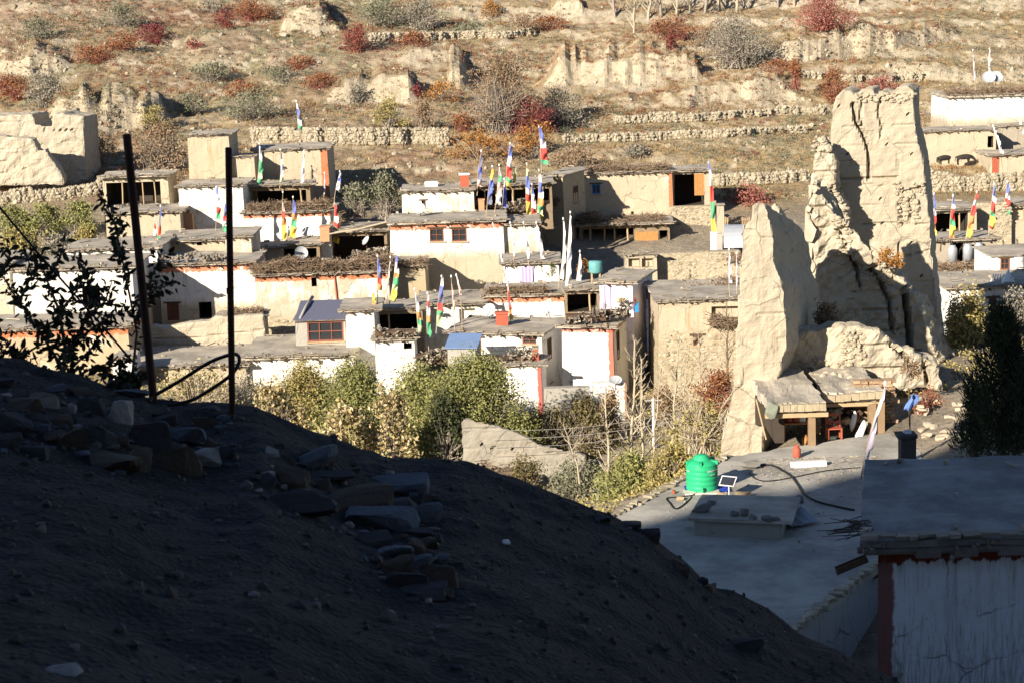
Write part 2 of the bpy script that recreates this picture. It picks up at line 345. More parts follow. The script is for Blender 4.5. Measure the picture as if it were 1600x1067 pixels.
def ground_z(x, y):
    z = np.atleast_1d(ground_base(x, y)).astype(float); shp_ = np.shape(x); x = np.broadcast_to(np.asarray(x, float), z.shape); y = np.broadcast_to(np.asarray(y, float), z.shape); u = 800+x/np.maximum(y, 1)*F
    for uu, yb, hh in BK:
        k = (u > uu[0]) & (u < uu[-1]) & (y > min(yb)-3) & (y < max(yb)+30)
        if not k.any(): continue
        U, Yq = u[k], y[k]; h = np.interp(U, uu, hh, 0, 0); y0 = np.interp(U, uu, yb); a = U*.045
        Q = np.stack([a, 0*a+uu[0]*.1, 0*a], -1); y0 = y0-.3+1.0*np.abs(vnoise(Q*.8, 7))+.26*vnoise(Q*[2.6, 1, 1]+[0, 0, 4], 8)*(.5+.5*vnoise(Q*.7, 10)); h = h*(1+.3*vnoise(Q*.9, 9)+.12*vnoise(Q*3, 11))
        t1 = np.clip((Yq-y0)/(.8+.8*h), 0, 1); t1 = t1*(2-t1)*.6+.4*t1; t2 = np.clip((Yq-y0-1.2-.8*h)/np.maximum(5, h*5.5), 0, 1); z[k] += h*t1*(1-t2*t2*(3-2*t2))
    return z if shp_ else float(z[0])
cols = np.concatenate([np.arange(-2600, -240, 70), np.arange(-240, 1850, 4.0), np.arange(1850, 4300, 70)])
rows = np.concatenate([np.arange(15, 100, 1.5), np.arange(100, 158, .8), np.arange(158, 240, .27), np.arange(240, 262, 1.2), np.arange(262, 431, 8)])
CC, YY = np.meshgrid(cols, rows); XX = (CC-800)/F*YY; ZZ = ground_z(XX, YY)
nr, nc = CC.shape; idx = np.arange(nr*nc).reshape(nr, nc)
quads = np.stack([idx[:-1, :-1], idx[:-1, 1:], idx[1:, 1:], idx[1:, :-1]], -1).reshape(-1, 4)
P3 = np.stack([XX, YY, ZZ], -1).reshape(-1, 3)
# ground cover colour per vertex: bare mud on the steep banks, dry grass, sage and red creeping shrubs on the flats
dz = np.gradient(ZZ, axis=0)/np.maximum(np.gradient(YY, axis=0), .1); slope = dz.reshape(-1)
def sm(x, a, b): q = np.clip((x-a)/(b-a), 0, 1); return q*q*(3-2*q)
n1 = fbm(P3*[1, 1, 0], .09, 4, 21); n2 = fbm(P3*[1, 1, 0], .3, 4, 22); n3 = fbm(P3*[1, 1, 0], 1.1, 3, 23); pxs = CC.reshape(-1); n4 = fbm(P3*[1, 1, 0], .14, 4, 24)
right = sm(pxs, 700, 950)[:, None]
col = np.tile(np.array([.42, .34, .235]), (len(P3), 1))
def lay(c, mk): global col; mk = mk[:, None] if mk.ndim == 1 else mk; col = col*(1-mk)+np.array(c)*mk
lay((.33, .25, .15), .8*sm(n1+n3*.5, -.12, .12))
lay((.255, .245, .15), .8*sm(n2+n1*.6+n3*.4, .02, .2)*(1-.6*right[:, 0]))
lay((.36, .27, .14), .75*right[:, 0]*sm(n4+n3*.5, -.1, .15))
lay((.27, .19, .125), .7*sm(n4+n3*.5, .12, .26)*(1-.55*right[:, 0]))
lay((.28, .14, .10), .4*sm(fbm(P3*[1, 1, 0], .12, 4, 31)+n3*.4, .22, .34)*(1-.6*right[:, 0]))
steep = sm(slope+n3*.2, .45, .8)
lay((.47, .42, .335), .8*steep)
hb = np.clip((ZZ-ground_base(XX, YY)).reshape(-1), 0, 9); lay((.50, .43, .32), sm(slope, .35, .7)*sm(hb, .15, .6))
lay((.33, .295, .25), .75*(1-sm(P3[:, 1], 148, 158)))
col *= (1+.34*n3+.18*n2)[:, None]*np.array([.88, .87, .85])
m, t, b = nodes('hillside_earth')
at_ = N(t, 'ShaderNodeAttribute', attribute_name='cover'); tc = N(t, 'ShaderNodeTexCoord').outputs['Object']
f1 = noi(t, tc, 2.2, 6, .75); f2 = noi(t, tc, 7, 4, .7)
c_ = mix(t, 1.0, at_.outputs['Color'], ramp(t, f1, [(.25, (.5, .48, .45)), (.5, (1, 1, 1)), (.75, (1.35, 1.33, 1.3))]), 'MULTIPLY')
c_ = mix(t, mth(t, 'MULTIPLY', sstep(t, f2, .56, .68), .5), c_, (.52, .47, .38))
c_ = mix(t, mth(t, 'MULTIPLY', sstep(t, f2, .44, .34), .5), c_, (.09, .07, .045))
t.links.new(c_, b.inputs['Base Color']); bump(t, b, mth(t, 'ADD', f1, mth(t, 'MULTIPLY', f2, .4)), .8, .25)
me = mesh_np('terrain', P3, quads, m); a = me.color_attributes.new('cover', 'FLOAT_COLOR', 'POINT')
a.data.foreach_set('color', np.concatenate([np.clip(col, .02, .8), np.ones((len(col), 1))], 1).astype(np.float32).ravel())
tag(link('terrain', me), 'terraced dry hillside rising behind the mud village', None, None, 'structure')
# ------------------------------------------------------------------ foreground mound (in the shade of the hill behind the camera)
CREST = [(-900, 500), (-300, 520), (0, 556), (60, 568), (130, 584), (190, 603), (240, 622), (300, 634), (400, 640), (520, 684), (600, 711), (720, 726), (790, 745), (860, 771), (950, 800), (1000, 824), (1060, 868), (1110, 912), (1200, 950), (1245, 985), (1300, 1003), (1380, 1052), (1460, 1110), (1800, 1300), (2400, 1500)]
YC = 17.0
cpx = [c[0] for c in CREST]; cx_ = []; cz_ = []
for px, py in CREST: p = at(px, py, YC); cx_.append(p.x); cz_.append(p.z)
cx_ = np.array(cx_); cz_ = np.array(cz_)
def mound_z(x, y):
    x = np.asarray(x, float); y = np.asarray(y, float)
    s = x*YC/np.maximum(y, 3.5); zc = np.interp(s, cx_, cz_); znear = -1.75-.085*np.clip(x, -6, 9)
    tt = np.clip((y-2)/(YC-2), 0, 1); w_ = tt**.8
    z = znear*(1-w_)+zc*w_ - .42*np.sin(np.pi*tt)*1.0
    z = np.where(y > YC, zc-(y-YC)*1.05, z); P = np.stack([x, y, 0*x], -1)
    am = np.clip((y-1)/3, 0, 1)
    return z+am*(.10*fbm(P, .8, 3, 41)+.07*fbm(P, 2.5, 3, 42)+.028*fbm(P, 7, 2, 43))
xs = np.concatenate([np.arange(-16, -7, .4), np.arange(-7, 7, .055), np.arange(7, 16, .4)]); ys = np.concatenate([np.arange(-8, 4, .4), np.arange(4, 18.6, .055), np.arange(18.6, 34, .5)])
MX, MY = np.meshgrid(xs, ys); MZ = mound_z(MX, MY)
MZ = np.where(MY < 2, np.minimum(MZ, -1.75-.085*np.clip(MX, -6, 9)), MZ)
MZ += .8*np.clip((np.abs(MX)-8)/8, 0, 1)*0
ii = np.arange(MX.size).reshape(MX.shape)
mq = np.stack([ii[:-1, :-1], ii[:-1, 1:], ii[1:, 1:], ii[1:, :-1]], -1).reshape(-1, 4)
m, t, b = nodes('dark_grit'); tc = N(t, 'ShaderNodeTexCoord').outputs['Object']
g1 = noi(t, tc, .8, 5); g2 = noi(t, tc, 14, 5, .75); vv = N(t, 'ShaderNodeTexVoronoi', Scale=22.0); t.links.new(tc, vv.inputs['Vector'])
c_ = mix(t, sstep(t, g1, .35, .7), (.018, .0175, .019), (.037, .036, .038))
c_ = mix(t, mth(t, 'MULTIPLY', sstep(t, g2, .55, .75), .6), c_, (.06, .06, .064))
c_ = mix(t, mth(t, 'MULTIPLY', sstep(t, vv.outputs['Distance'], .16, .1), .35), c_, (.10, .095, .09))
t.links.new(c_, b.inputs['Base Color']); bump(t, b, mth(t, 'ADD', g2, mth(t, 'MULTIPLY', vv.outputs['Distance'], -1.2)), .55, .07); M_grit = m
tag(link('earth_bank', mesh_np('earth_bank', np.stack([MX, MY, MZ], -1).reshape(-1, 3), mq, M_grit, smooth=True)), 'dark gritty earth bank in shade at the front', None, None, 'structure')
def bank(px, py):
    d = ray(px, py); best = None
    Yv = np.arange(4, 19, .02); k = Yv/d.y; i = np.argmax(k*d.z <= mound_z(k*d.x, Yv)); return d*(Yv[i]/d.y) if k[i]*d.z <= mound_z(k[i]*d.x, Yv[i]) else at(px, py, YC)
# ------------------------------------------------------------------ the hill behind the camera, which throws the shade over the front
RY = -25.0
def to_ridge(p): s = (p.y-RY)/(math.cos(SUN_AZ)*math.cos(SUN_EL)); q = p+tosun*s; return q.x, q.z
ZT = -17.1
SH = [on_z(1000, 832, ZT), on_z(1060, 812, ZT), on_z(1110, 792, ZT), on_z(1180, 776, ZT), on_z(1215, 758, ZT), on_z(1250, 764, ZT), on_z(1330, 740, ZT), on_z(1370, 722, ZT), on_z(1440, 704, ZT+.3)]
rp = sorted(to_ridge(p) for p in SH); k = [rp[0]]
for q in rp[1:]:
    if q[0] > k[-1][0]+.05: k.append(q)
x0_, z0_ = k[0]; x1_, z1_ = k[-1]
prof = [(-400, z0_-40), (x0_-45, z0_-13), (x0_-14, z0_-6), (x0_-4, z0_-2.2)]+k+[(x1_+1.5, z1_+1.6), (x1_+5, z1_+3.2), (x1_+15, z1_+5), (0, z1_+8), (25, z1_+6), (70, z1_+3), (200, z1_+20), (400, z1_+30)]
hx = np.concatenate([np.arange(-400, x0_-20, 8), np.arange(x0_-20, x1_+12, .35), np.arange(x1_+12, 400, 8)]); hz = np.interp(hx, [q[0] for q in prof], [q[1] for q in prof])
hz = hz+.22*fbm(np.stack([hx, 0*hx, 0*hx], -1), .9, 3, 61)
yo = np.array([-9, -13, -17, -21, RY, -40, -90, -200]); kk = np.array([-.0, .22, .5, .8, 1, 1.15, 1.6, 2.2])
HX = np.repeat(hx[None], len(yo), 0); HY = np.repeat(yo[:, None], len(hx), 1); base = -2.2+0*hx
HZ = np.stack([base*(1-min(q, 1))+hz*q if q <= 1 else hz+(q-1)*12*np.sign(1.0) - (q-1)*24 for q in kk])
hi = np.arange(HX.size).reshape(HX.shape)
tag(link('hill', mesh_np('hill', np.stack([HX, HY, HZ], -1).reshape(-1, 3), np.stack([hi[:-1, :-1], hi[:-1, 1:], hi[1:, 1:], hi[1:, :-1]], -1).reshape(-1, 4), plain('hill_earth', (.2, .17, .13), .95, .3, .3))), 'steep dry hill rising behind the viewpoint', None, None, 'structure')
tag(link('valley_ground', mesh_np('valley_ground', np.array([(-600, -300, -27), (600, -300, -27), (600, 60, -27), (-600, 60, -27)], float), np.array([[0, 1, 2, 3]]), plain('hill_earth', (.2, .17, .13)))), 'bare valley ground below the bank', None, None, 'structure')
# ------------------------------------------------------------------ eroded mud walls and bluffs
def inpoly_shrink(pts, c, k): return [((p[0]-c[0])*k+c[0], (p[1]-c[1])*k+c[1]) for p in pts]
def mudwall(outline, Y, depth, mat, d=(0, 1), amp=.12, vox=.16, cracks=(), flute=0, backdrop=0, holes=(), sc=.9):
    """outline in photo pixels placed on the plane y=Y, carried back along d; then re-meshed and weathered"""
    me = bpy.data.meshes.new('w'); bm = bmesh.new(); fr = [at(px, py, Y) for px, py in outline]
    dv = Vector((d[0], d[1], 0)).normalized()*depth
    zmin = min(p.z for p in fr)
    A = [bm.verts.new(p) for p in fr]; B = [bm.verts.new(p+dv-Vector((0, 0, backdrop*(p.z-zmin)))) for p in fr]
    n = len(A)
    bm.faces.new(A); bm.faces.new(B[::-1])
    for i in range(n): bm.faces.new((A[i], B[i], B[(i+1) % n], A[(i+1) % n]))
    bmesh.ops.triangulate(bm, faces=bm.faces[:]); bmesh.ops.recalc_face_normals(bm, faces=bm.faces[:]); bm.to_mesh(me); bm.free()
    o = bpy.data.objects.new('w', me); COL.objects.link(o); md = o.modifiers.new('r', 'REMESH'); md.mode = 'VOXEL'; md.voxel_size = vox
    dg = bpy.context.evaluated_depsgraph_get(); dg.update(); me2 = bpy.data.meshes.new_from_object(o.evaluated_get(dg)); bpy.data.objects.remove(o); bpy.data.meshes.remove(me)
    nv = len(me2.vertices); V = np.empty(nv*3); me2.vertices.foreach_get('co', V); V = V.reshape(-1, 3); Nn = np.empty(nv*3); me2.vertices.foreach_get('normal', Nn); Nn = Nn.reshape(-1, 3)
    off = amp*1.7*fbm(V, sc, 4, 71)+amp*.9*fbm(V, 3.0, 3, 72)-amp*.5*np.clip(vnoise(V*[1.2, 1.2, 4.5], 74)-.35, 0, 1)-amp*.8*np.clip(1-np.abs(((V[:, 2]+.1*vnoise(V*.6, 75))/.95) % 1-.5)/.09, 0, 1)*(vnoise(V*[.9, .9, .4], 76) > .05)
    if flute: off -= flute*np.abs(vnoise(V*[.55, .55, .1], 73))**.7
    for poly, wd, dp in cracks:
        Px = np.array([proj(v) for v in V]); dm = np.full(nv, 1e9)
        for (ax, ay), (bx, by) in zip(poly[:-1], poly[1:]):
            ab = np.array([bx-ax, by-ay]); tt = np.clip(((Px-[ax, ay])@ab)/(ab@ab), 0, 1); dm = np.minimum(dm, np.linalg.norm(Px-([ax, ay]+tt[:, None]*ab), axis=1))
        off -= dp*np.clip(1.3-dm/wd, 0, 1)*(Nn[:, 1] < -.3)
    V = V+Nn*off[:, None]; me2.vertices.foreach_set('co', V.astype(np.float32).ravel())
    me2.materials.clear(); me2.materials.append(mat); me2.polygons.foreach_set('use_smooth', np.zeros(len(me2.polygons), bool)); me2.update(); return me2
M_ruin = wallmat('ruin_mud', (.44, .39, .305), orange=.1, courses=.25, white=.12, whitec=(.40, .36, .30), streak=.0)
M_ruing = wallmat('ruin_mud_grey', (.37, .325, .25), orange=.05)
M_bluff = wallmat('bluff_mud', (.45, .39, .285), orange=.05)
def ruin(name, label, outline, Y, depth, cat='ruin', mat=None, group=None, base=None, **kw):
    me = mudwall(outline, Y, depth, mat or M_ruin, **kw); me.name = name
    c = Vector(np.mean([list(v.co) for v in me.vertices], axis=0)); zb = min(v.co.z for v in me.vertices); org = Vector((c.x, c.y, zb))
    me.transform(Matrix.Translation(-org)); o = link(name, me, None, org); return tag(o, label, cat, group)
tower = ruin('ruined_tower', 'tall ruined mud tower with long cracks down its sunlit face', [(1330, 640), (1338, 560), (1345, 470), (1328, 400), (1318, 340), (1312, 290), (1298, 262), (1294, 232), (1299, 175), (1306, 152), (1318, 140), (1330, 143), (1336, 151), (1348, 140), (1364, 137), (1369, 150), (1378, 141), (1392, 147), (1402, 136), (1418, 133), (1428, 142), (1431, 200), (1442, 250), (1448, 300), (1455, 400), (1462, 480), (1470, 560), (1478, 600), (1482, 650)], 92, 2.2, d=(.35, 1), amp=.065, vox=.10,
     cracks=[([(1333, 163), (1337, 190), (1346, 205), (1352, 218), (1357, 235), (1359, 260), (1358, 280)], 2.6, .55), ([(1347, 150), (1345, 185), (1350, 210)], 1.8, .3), ([(1377, 155), (1372, 175), (1379, 200), (1377, 215)], 1.8, .3), ([(1298, 282), (1345, 279), (1402, 278)], 1.8, .16), ([(1404, 240), (1404, 280)], 1.5, .15), ([(1412, 300), (1430, 297), (1446, 290)], 2, .3), ([(1362, 395), (1362, 410), (1408, 402), (1454, 392)], 1.5, .15), ([(1404, 380), (1406, 408)], 1.6, .3), ([(1350, 351), (1400, 350), (1450, 352)], 1.6, .12), ([(1408, 320), (1412, 350)], 6, .22), ([(1422, 315), (1424, 345)], 5, .22)]+[([(x_, y_), (x_+.6, y_)], 1.7, .5) for x_, y_ in ((1310, 165), (1325, 240), (1385, 225), (1420, 180), (1426, 240), (1345, 300), (1375, 310), (1425, 380), (1380, 350), (1440, 430), (1432, 480))])
ruin('ruined_wall', 'slender broken mud pier leaning against the left side of the tall cracked tower', [(1262, 420), (1262, 330), (1266, 270), (1270, 225), (1278, 213), (1290, 214), (1302, 240), (1308, 290), (1322, 320), (1328, 400), (1330, 470), (1300, 500)], 90, 1.5, d=(.3, 1), amp=.2, vox=.11, flute=.3)
ruin('ruined_wall', 'sloping eroded mud wall stepping down to the right in front of the tall cracked tower', [(1262, 590), (1262, 420), (1258, 330), (1260, 292), (1268, 276), (1280, 278), (1290, 300), (1298, 322), (1306, 350), (1330, 385), (1352, 408), (1378, 408), (1396, 420), (1412, 452), (1430, 462), (1444, 495), (1456, 530), (1474, 560), (1478, 610)], 84, 2.4, d=(.55, 1), amp=.26, vox=.12, backdrop=.1, flute=.35, cracks=[([(1300, 325), (1325, 380), (1340, 420), (1345, 450)], 3, .5), ([(1352, 410), (1375, 440), (1390, 470), (1395, 520)], 3, .6), ([(1412, 452), (1420, 500), (1425, 560)], 4, .9)])
ruin('ruined_wall', 'tall mud wall seen end on, worn to two stubs at its top', [(1124, 722), (1130, 652), (1142, 618), (1160, 598), (1164, 560), (1160, 480), (1157, 400), (1156, 366), (1160, 350), (1172, 343), (1176, 320), (1184, 314), (1198, 317), (1202, 340), (1207, 350), (1209, 372), (1212, 410), (1224, 440), (1230, 500), (1231, 545), (1224, 560), (1222, 580), (1212, 600), (1196, 625), (1192, 722)], 73.4, 8.8, d=(.33, 1), amp=.07, vox=.10, backdrop=.21, flute=.08)
ruin('ruined_wall', 'small stub of mud wall standing just behind the end-on wall', [(1203, 372), (1204, 332), (1207, 320), (1213, 318), (1219, 332), (1222, 372)], 78, .9, d=(.3, 1), amp=.12, vox=.12)
ruin('ruined_wall', 'low broken mud wall with a rubble patch just behind the shed roof', [(1222, 615), (1232, 560), (1236, 528), (1250, 515), (1300, 512), (1345, 512), (1368, 522), (1392, 533), (1408, 545), (1428, 548), (1440, 560), (1462, 566), (1470, 575), (1474, 612)], 76, 1.3, amp=.2, vox=.12, mat=M_ruin, cracks=[([(1338, 520), (1350, 545)], 3, .3), ([(1395, 535), (1418, 560), (1428, 590)], 4, .7), ([(1446, 562), (1452, 600)], 4, .8)])
ruin('ruined_wall', 'broken mud wall with a sloping right end at the far left edge', [(-90, 292), (-90, 214), (0, 213), (30, 216), (52, 218), (57, 232), (63, 238), (70, 232), (76, 244), (88, 258), (96, 272), (101, 290)], 157, 1.3, amp=.13, vox=.16, cracks=[([(38, 265), (39, 265)], 1.7, .4)])
ruin('ruined_wall', 'notched mud wall with a row of beam holes, behind the far left ruin', [(-90, 230), (-90, 182), (-10, 181), (20, 180), (49, 178), (52, 196), (66, 201), (82, 199), (84, 178), (96, 176), (104, 180), (130, 183), (132, 226), (135, 305), (-90, 305)], 162, 4, d=(.12, 1), amp=.1, vox=.16, cracks=[([(x_, 203), (x_+.5, 203)], 1.6, .5) for x_ in (70, 84, 94, 103, 113)])
ruin('ruined_wall', 'low crumbling tan garden wall with a swelling end above the front shrubs', [(722, 745), (720, 660), (724, 653), (736, 654), (742, 662), (775, 664), (810, 675), (838, 690), (846, 705), (900, 706), (916, 712), (918, 748)], 92, .4, amp=.06, vox=.1, mat=wallmat('garden_wall_mud', (.31, .285, .24), orange=.05), d=(.2, 1), flute=.1, cracks=[([(752, 694), (753, 694)], 2, .5), ([(770, 700), (771, 700)], 2, .5), ([(800, 702), (801, 702)], 2, .5)])
ruin('ruined_wall', 'low mud yard wall with a worn top below the white house', [(222, 556), (222, 514), (240, 508), (252, 512), (290, 506), (330, 501), (336, 494), (372, 495), (412, 491), (416, 552)], 117.5, .8, amp=.06, vox=.12, cracks=[([(240, 530), (300, 529), (340, 524), (412, 516)], 1.2, .12)])
# ------------------------------------------------------------------ houses
class House: pass
def grid_face(g, xs, zs, f, skip, m=0):
    for i in range(len(xs)-1):
        for j in range(len(zs)-1):
            xm = (xs[i]+xs[i+1])/2; zm = (zs[j]+zs[j+1])/2
            if any(a < xm < c and b_ < zm < d_ for a, b_, c, d_ in skip): continue
            g.quad(f(xs[i], zs[j]), f(xs[i+1], zs[j]), f(xs[i+1], zs[j+1]), f(xs[i], zs[j+1]), m)
def cuts(a, b, extra, step=.8):
    n = max(1, int((b-a)/step)); c = sorted(set([round(a+(b-a)*i/n, 4) for i in range(n+1)])); e = sorted(set(round(x, 4) for x in extra if a < x < b))
    c = [x for x in c if x in (c[0], c[-1]) or all(abs(x-y) > .12 for y in e)]
    return sorted(set(c+e))
def window(h, x0, z0, x1, z1, mat, nx=2, nz=2, depth=.06, pane=M_glass, bars=.05):
    g = G(); y = depth; w_ = x1-x0; hh = z1-z0; fr = min(.09, w_*.16)
    g.box(((x0+x1)/2, y, z1-fr/2), (w_, .07, fr)); g.box(((x0+x1)/2, y, z0+fr/2), (w_, .07, fr))
    for xx in (x0+fr/2, x1-fr/2): g.box((xx, y, (z0+z1)/2), (fr, .066, hh-2*fr))
    for i in range(1, nx): g.box((x0+w_*i/nx, y+.004, (z0+z1)/2), (bars, .05, hh-2*fr))
    for j in range(1, nz): g.box(((x0+x1)/2, y+.008, z0+hh*j/nz), (w_-2*fr, .04, bars))
    o = g.build('window', mat, h.top)
    G().box(((x0+x1)/2, .0, z1+.06), (w_+.36, .16, .11), None, 0, .03).build('lintel', M_woodd, o); G().box(((x0+x1)/2, -.01, z0-.045), (w_+.22, .18, .08), None, 0, .03).build('sill', M_woodp, o)
    p = G(); p.quad((x0+.02, y+.045, z0+.02), (x1-.02, y+.045, z0+.02), (x1-.02, y+.045, z1-.02), (x0+.02, y+.045, z1-.02)); p.build('pane', pane, o)
    return o
def house(name, label, xl, yl, xr, yb, Y, D, mat, yaw=0, roof=(.3, .25, .16), ops=(), posts=(), beams=True, cat='house', group=None, sink=1.2, rmat=None, edge=True, sides=(), htop=0, batter=.02, yr=None):
    """roof = (overhang in front, at the sides, thickness) or None; ops = (kind, x0, y0, x1, y1) in photo pixels on the facade plane"""
    a = R(yaw); P0 = at(xl, yl, Y); ex = Vector((math.cos(a), math.sin(a), 0)); ey = Vector((-math.sin(a), math.cos(a), 0))
    def fp(px, py):
        d = ray(px, py); s = P0.dot(ey)/d.dot(ey); q = d*s-P0; return q.dot(ex), q.z
    wd = fp(xr, yl)[0]; zb = fp((xl+xr)/2, yb)[1]-sink; H = -zb
    h = House(); h.fp = fp; h.w = wd; h.d = D; h.H = H; h.P0 = P0; h.ex = ex; h.ey = ey
    h.root = thing(name, P0+Vector((0, 0, zb)), label, cat, group, a)
    g = G(); skip = []; ol = []
    for k in ops:
        (xa, za), (xb, zb2) = fp(k[1], k[4]), fp(k[3], k[2]); xa = max(xa, .05); xb = min(xb, wd-.05); zb2 = min(zb2, -.04)
        skip.append((xa, za, xb, zb2)); ol.append((k[0], xa, za, xb, zb2, k[5:] if len(k) > 5 else ()))
    xs_ = cuts(0, wd, [q for s in skip for q in (s[0], s[2])]); zs_ = cuts(-H, 0, [q for s in skip for q in (s[1], s[3])])
    grid_face(g, xs_, zs_, lambda x, z: (x, 0, z), skip)
    yd = cuts(0, D, []); zz = cuts(-H, 0, [])
    grid_face(g, yd, zz, lambda y, z: (wd, y, z), []); grid_face(g, yd, zz, lambda y, z: (0, D-y, z), [])
    grid_face(g, [0, wd], [-H, 0], lambda x, z: (wd-x, D, z), []); g.quad((0, 0, 0), (wd, 0, 0), (wd, D, 0), (0, D, 0))
    nv = len(g.v)
    for kind, xa, za, xb, zb2, ex_ in ol:
        dp = {'hole': min(D-.3, 2.6), 'niche': .35, 'win': .22, 'door': .2}[kind] if kind in ('hole', 'niche', 'win', 'door') else .2
        mi = 1 if kind == 'hole' else 0  # open holes get the near-black lining that deepens their shade
        g.quad((xa, 0, za), (xa, dp, za), (xa, dp, zb2), (xa, 0, zb2), mi); g.quad((xb, dp, za), (xb, 0, za), (xb, 0, zb2), (xb, dp, zb2), mi)
        g.quad((xa, 0, zb2), (xa, dp, zb2), (xb, dp, zb2), (xb, 0, zb2), mi); g.quad((xa, dp, za), (xa, 0, za), (xb, 0, za), (xb, dp, za), mi)
        g.quad((xa, dp, za), (xb, dp, za), (xb, dp, zb2), (xa, dp, zb2), mi)
    V = np.array(g.v); W = V+np.array(P0)
    off = fbm(W, .38, 3, 81)*.16; edgeok = (V[:, 1] < .01) & (V[:, 2] < -.02)
    V[:nv, 1] += np.where(edgeok[:nv], off[:nv], 0); bt = batter*(-V[:, 2]); V[:, 0] += np.where(V[:, 0] > wd-.01, bt, 0)-np.where(V[:, 0] < .01, bt, 0)
    g.v = [tuple(v) for v in V]
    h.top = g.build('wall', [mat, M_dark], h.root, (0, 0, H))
    for kind, xa, za, xb, zb2, ex_ in ol:
        if kind == 'win':
            c = ex_[0] if ex_ else M_brown; nx = ex_[1] if len(ex_) > 1 else 2; nz = ex_[2] if len(ex_) > 2 else 2
            window(h, xa, za, xb, zb2, c, nx, nz, .05, ex_[3] if len(ex_) > 3 else M_glass)
        if kind == 'door':
            n = max(2, int((xb-xa)/.16)); g2 = G()
            for i in range(n): g2.box((xa+(i+.5)*(xb-xa)/n, .06+random.uniform(-.01, .01), (za+zb2)/2), ((xb-xa)/n-.012, .05, zb2-za-.03))
            g2.build('door', ex_[0] if ex_ else M_brown, h.top)
    for px, p0, p1 in posts:
        x, z1 = fp(px, p0); z0 = fp(px, p1)[1]; r = random.uniform(.055, .085)
        G().tube([(x+random.uniform(-.06, .06), .12, z0), (x, .12, (z0+z1)/2), (x+random.uniform(-.05, .05), .12, z1)], r, 6).build('post', M_woodp, h.top)
    if roof:
        of, os_, th = roof; g = G(); sp = .45; nx = max(3, int((wd+2*os_)/sp)); ny = max(3, int((D+of)/sp)); top = {}
        for i in range(nx+1):
            for j in range(ny+1):
                x = -os_+(wd+2*os_)*i/nx; y = -of+(D+of)*j/ny; z = th*.9+htop*math.sin(math.pi*j/ny)
                if i in (0, nx): x += random.uniform(-.07, .07)
                if j in (0, ny): y += random.uniform(-.09, .06)
                z += .07*float(vnoise([x*.6+P0.x, y*.6+P0.y, 3.3], 5))+random.uniform(-.015, .015)-(.05 if j == 0 else 0)
                top[i, j] = len(g.v); g.v.append((x, y, z))
        for i in range(nx):
            for j in range(ny): g.f.append((top[i, j], top[i+1, j], top[i+1, j+1], top[i, j+1])); g.m.append(0)
        ring = [(i, 0) for i in range(nx)]+[(nx, j) for j in range(ny)]+[(i, ny) for i in range(nx, 0, -1)]+[(0, j) for j in range(ny, 0, -1)]
        b0 = len(g.v)
        for i, j in ring: x, y, z = g.v[top[i, j]]; g.v.append((x*.995+.02, y+.03, .012+random.uniform(0, .03)))
        nR = len(ring)
        for q in range(nR): g.f.append((b0+q, b0+(q+1) % nR, top[ring[(q+1) % nR]], top[ring[q]])); g.m.append(0)
        g.f.append(tuple(b0+q for q in range(nR))[::-1]); g.m.append(0)
        h.roof = g.build('roof', rmat or M_roof, h.root, (0, 0, H))
        if wd > 2 and edge:
            g = G()
            for q in range(int(wd*3)+4):
                y = random.choice((random.uniform(0, D), random.uniform(-of, .5), D-random.uniform(0, .6))); k = random.uniform(.04, .13)
                if random.random() < .25: g.box((random.uniform(.2, wd-.2), y, th+.07), (random.uniform(.3, 1.2), .05, .05), Matrix.Rotation(random.uniform(0, 3), 3, 'Z'))
                else: g.box((random.uniform(-os_, wd+os_), y, th+.04), (k*1.6, k*1.3, k), Matrix.Rotation(random.uniform(0, 3), 3, 'Z'), 0, .25)
            e = g.build('roof_litter', M_litter, h.root, (0, 0, H)); e['kind'] = 'stuff'
        if edge:      # flat slates and twigs along the front edge
            g = G(); x = -os_
            while x < wd+os_:
                q = random.uniform(.18, .5); g.box((x+q/2, -of+.02+random.uniform(-.06, .08), th+random.uniform(-.01, .05)), (q*.96, random.uniform(.2, .4), random.uniform(.04, .09)), Matrix.Rotation(random.uniform(-.2, .2), 3, 'Z') @ Matrix.Rotation(random.uniform(-.12, .12), 3, 'X'), 0, .12); x += q
            for s in range(int((wd+2*os_)*3)):
                xx = random.uniform(-os_, wd+os_); g.box((xx, -of-.03, random.uniform(.0, th*.7)), (random.uniform(.03, .07), random.uniform(.12, .3), random.uniform(.02, .05)), Matrix.Rotation(random.uniform(-.6, .6), 3, 'Z'))
            e = g.build('edge_slates', M_roofd, h.root, (0, 0, H)); e['kind'] = 'stuff'
        if beams:
            g = G(); n = max(2, int(wd/.85))
            for i in range(n): g.tube([(wd*(i+.5)/n+random.uniform(-.1, .1), -of*.85+random.uniform(-.1, .05), -.07), (wd*(i+.5)/n, .2, -.07)], random.uniform(.05, .075), 6)
            e = g.build('beam_ends', M_woodd, h.root, (0, 0, H)); e['kind'] = 'stuff'
    for y0, y1, z0, z1, c in sides:   # shutters and windows on the right hand side wall
        g = G(); f = .06
        for yy in (y0, y1): g.box((wd+.02, yy, (z0+z1)/2), (.09, f, z1-z0+f))
        for zz_ in (z0, z1): g.box((wd+.024, (y0+y1)/2, zz_), (.09, y1-y0-f, f))
        g.box((wd+.022, (y0+y1)/2, (z0+z1)/2), (.07, .05, z1-z0-f)); o = g.build('window', c, h.top)
        p = G(); p.quad((wd+.03, y0, z0), (wd+.03, y1, z0), (wd+.03, y1, z1), (wd+.03, y0, z1)); p.build('pane', M_dark, o)
    return h
W = wallmat
creamA = W('cream_plaster', white=.35, fade=3.2, streak=.6, courses=.5)
creamB = W('cream_band_plaster', white=.55, fade=2.3, band=.34, streak=.5, courses=.5, orange=.4)
tan = W('tan_plaster', mud=(.455, .395, .295), orange=.15, courses=.35)
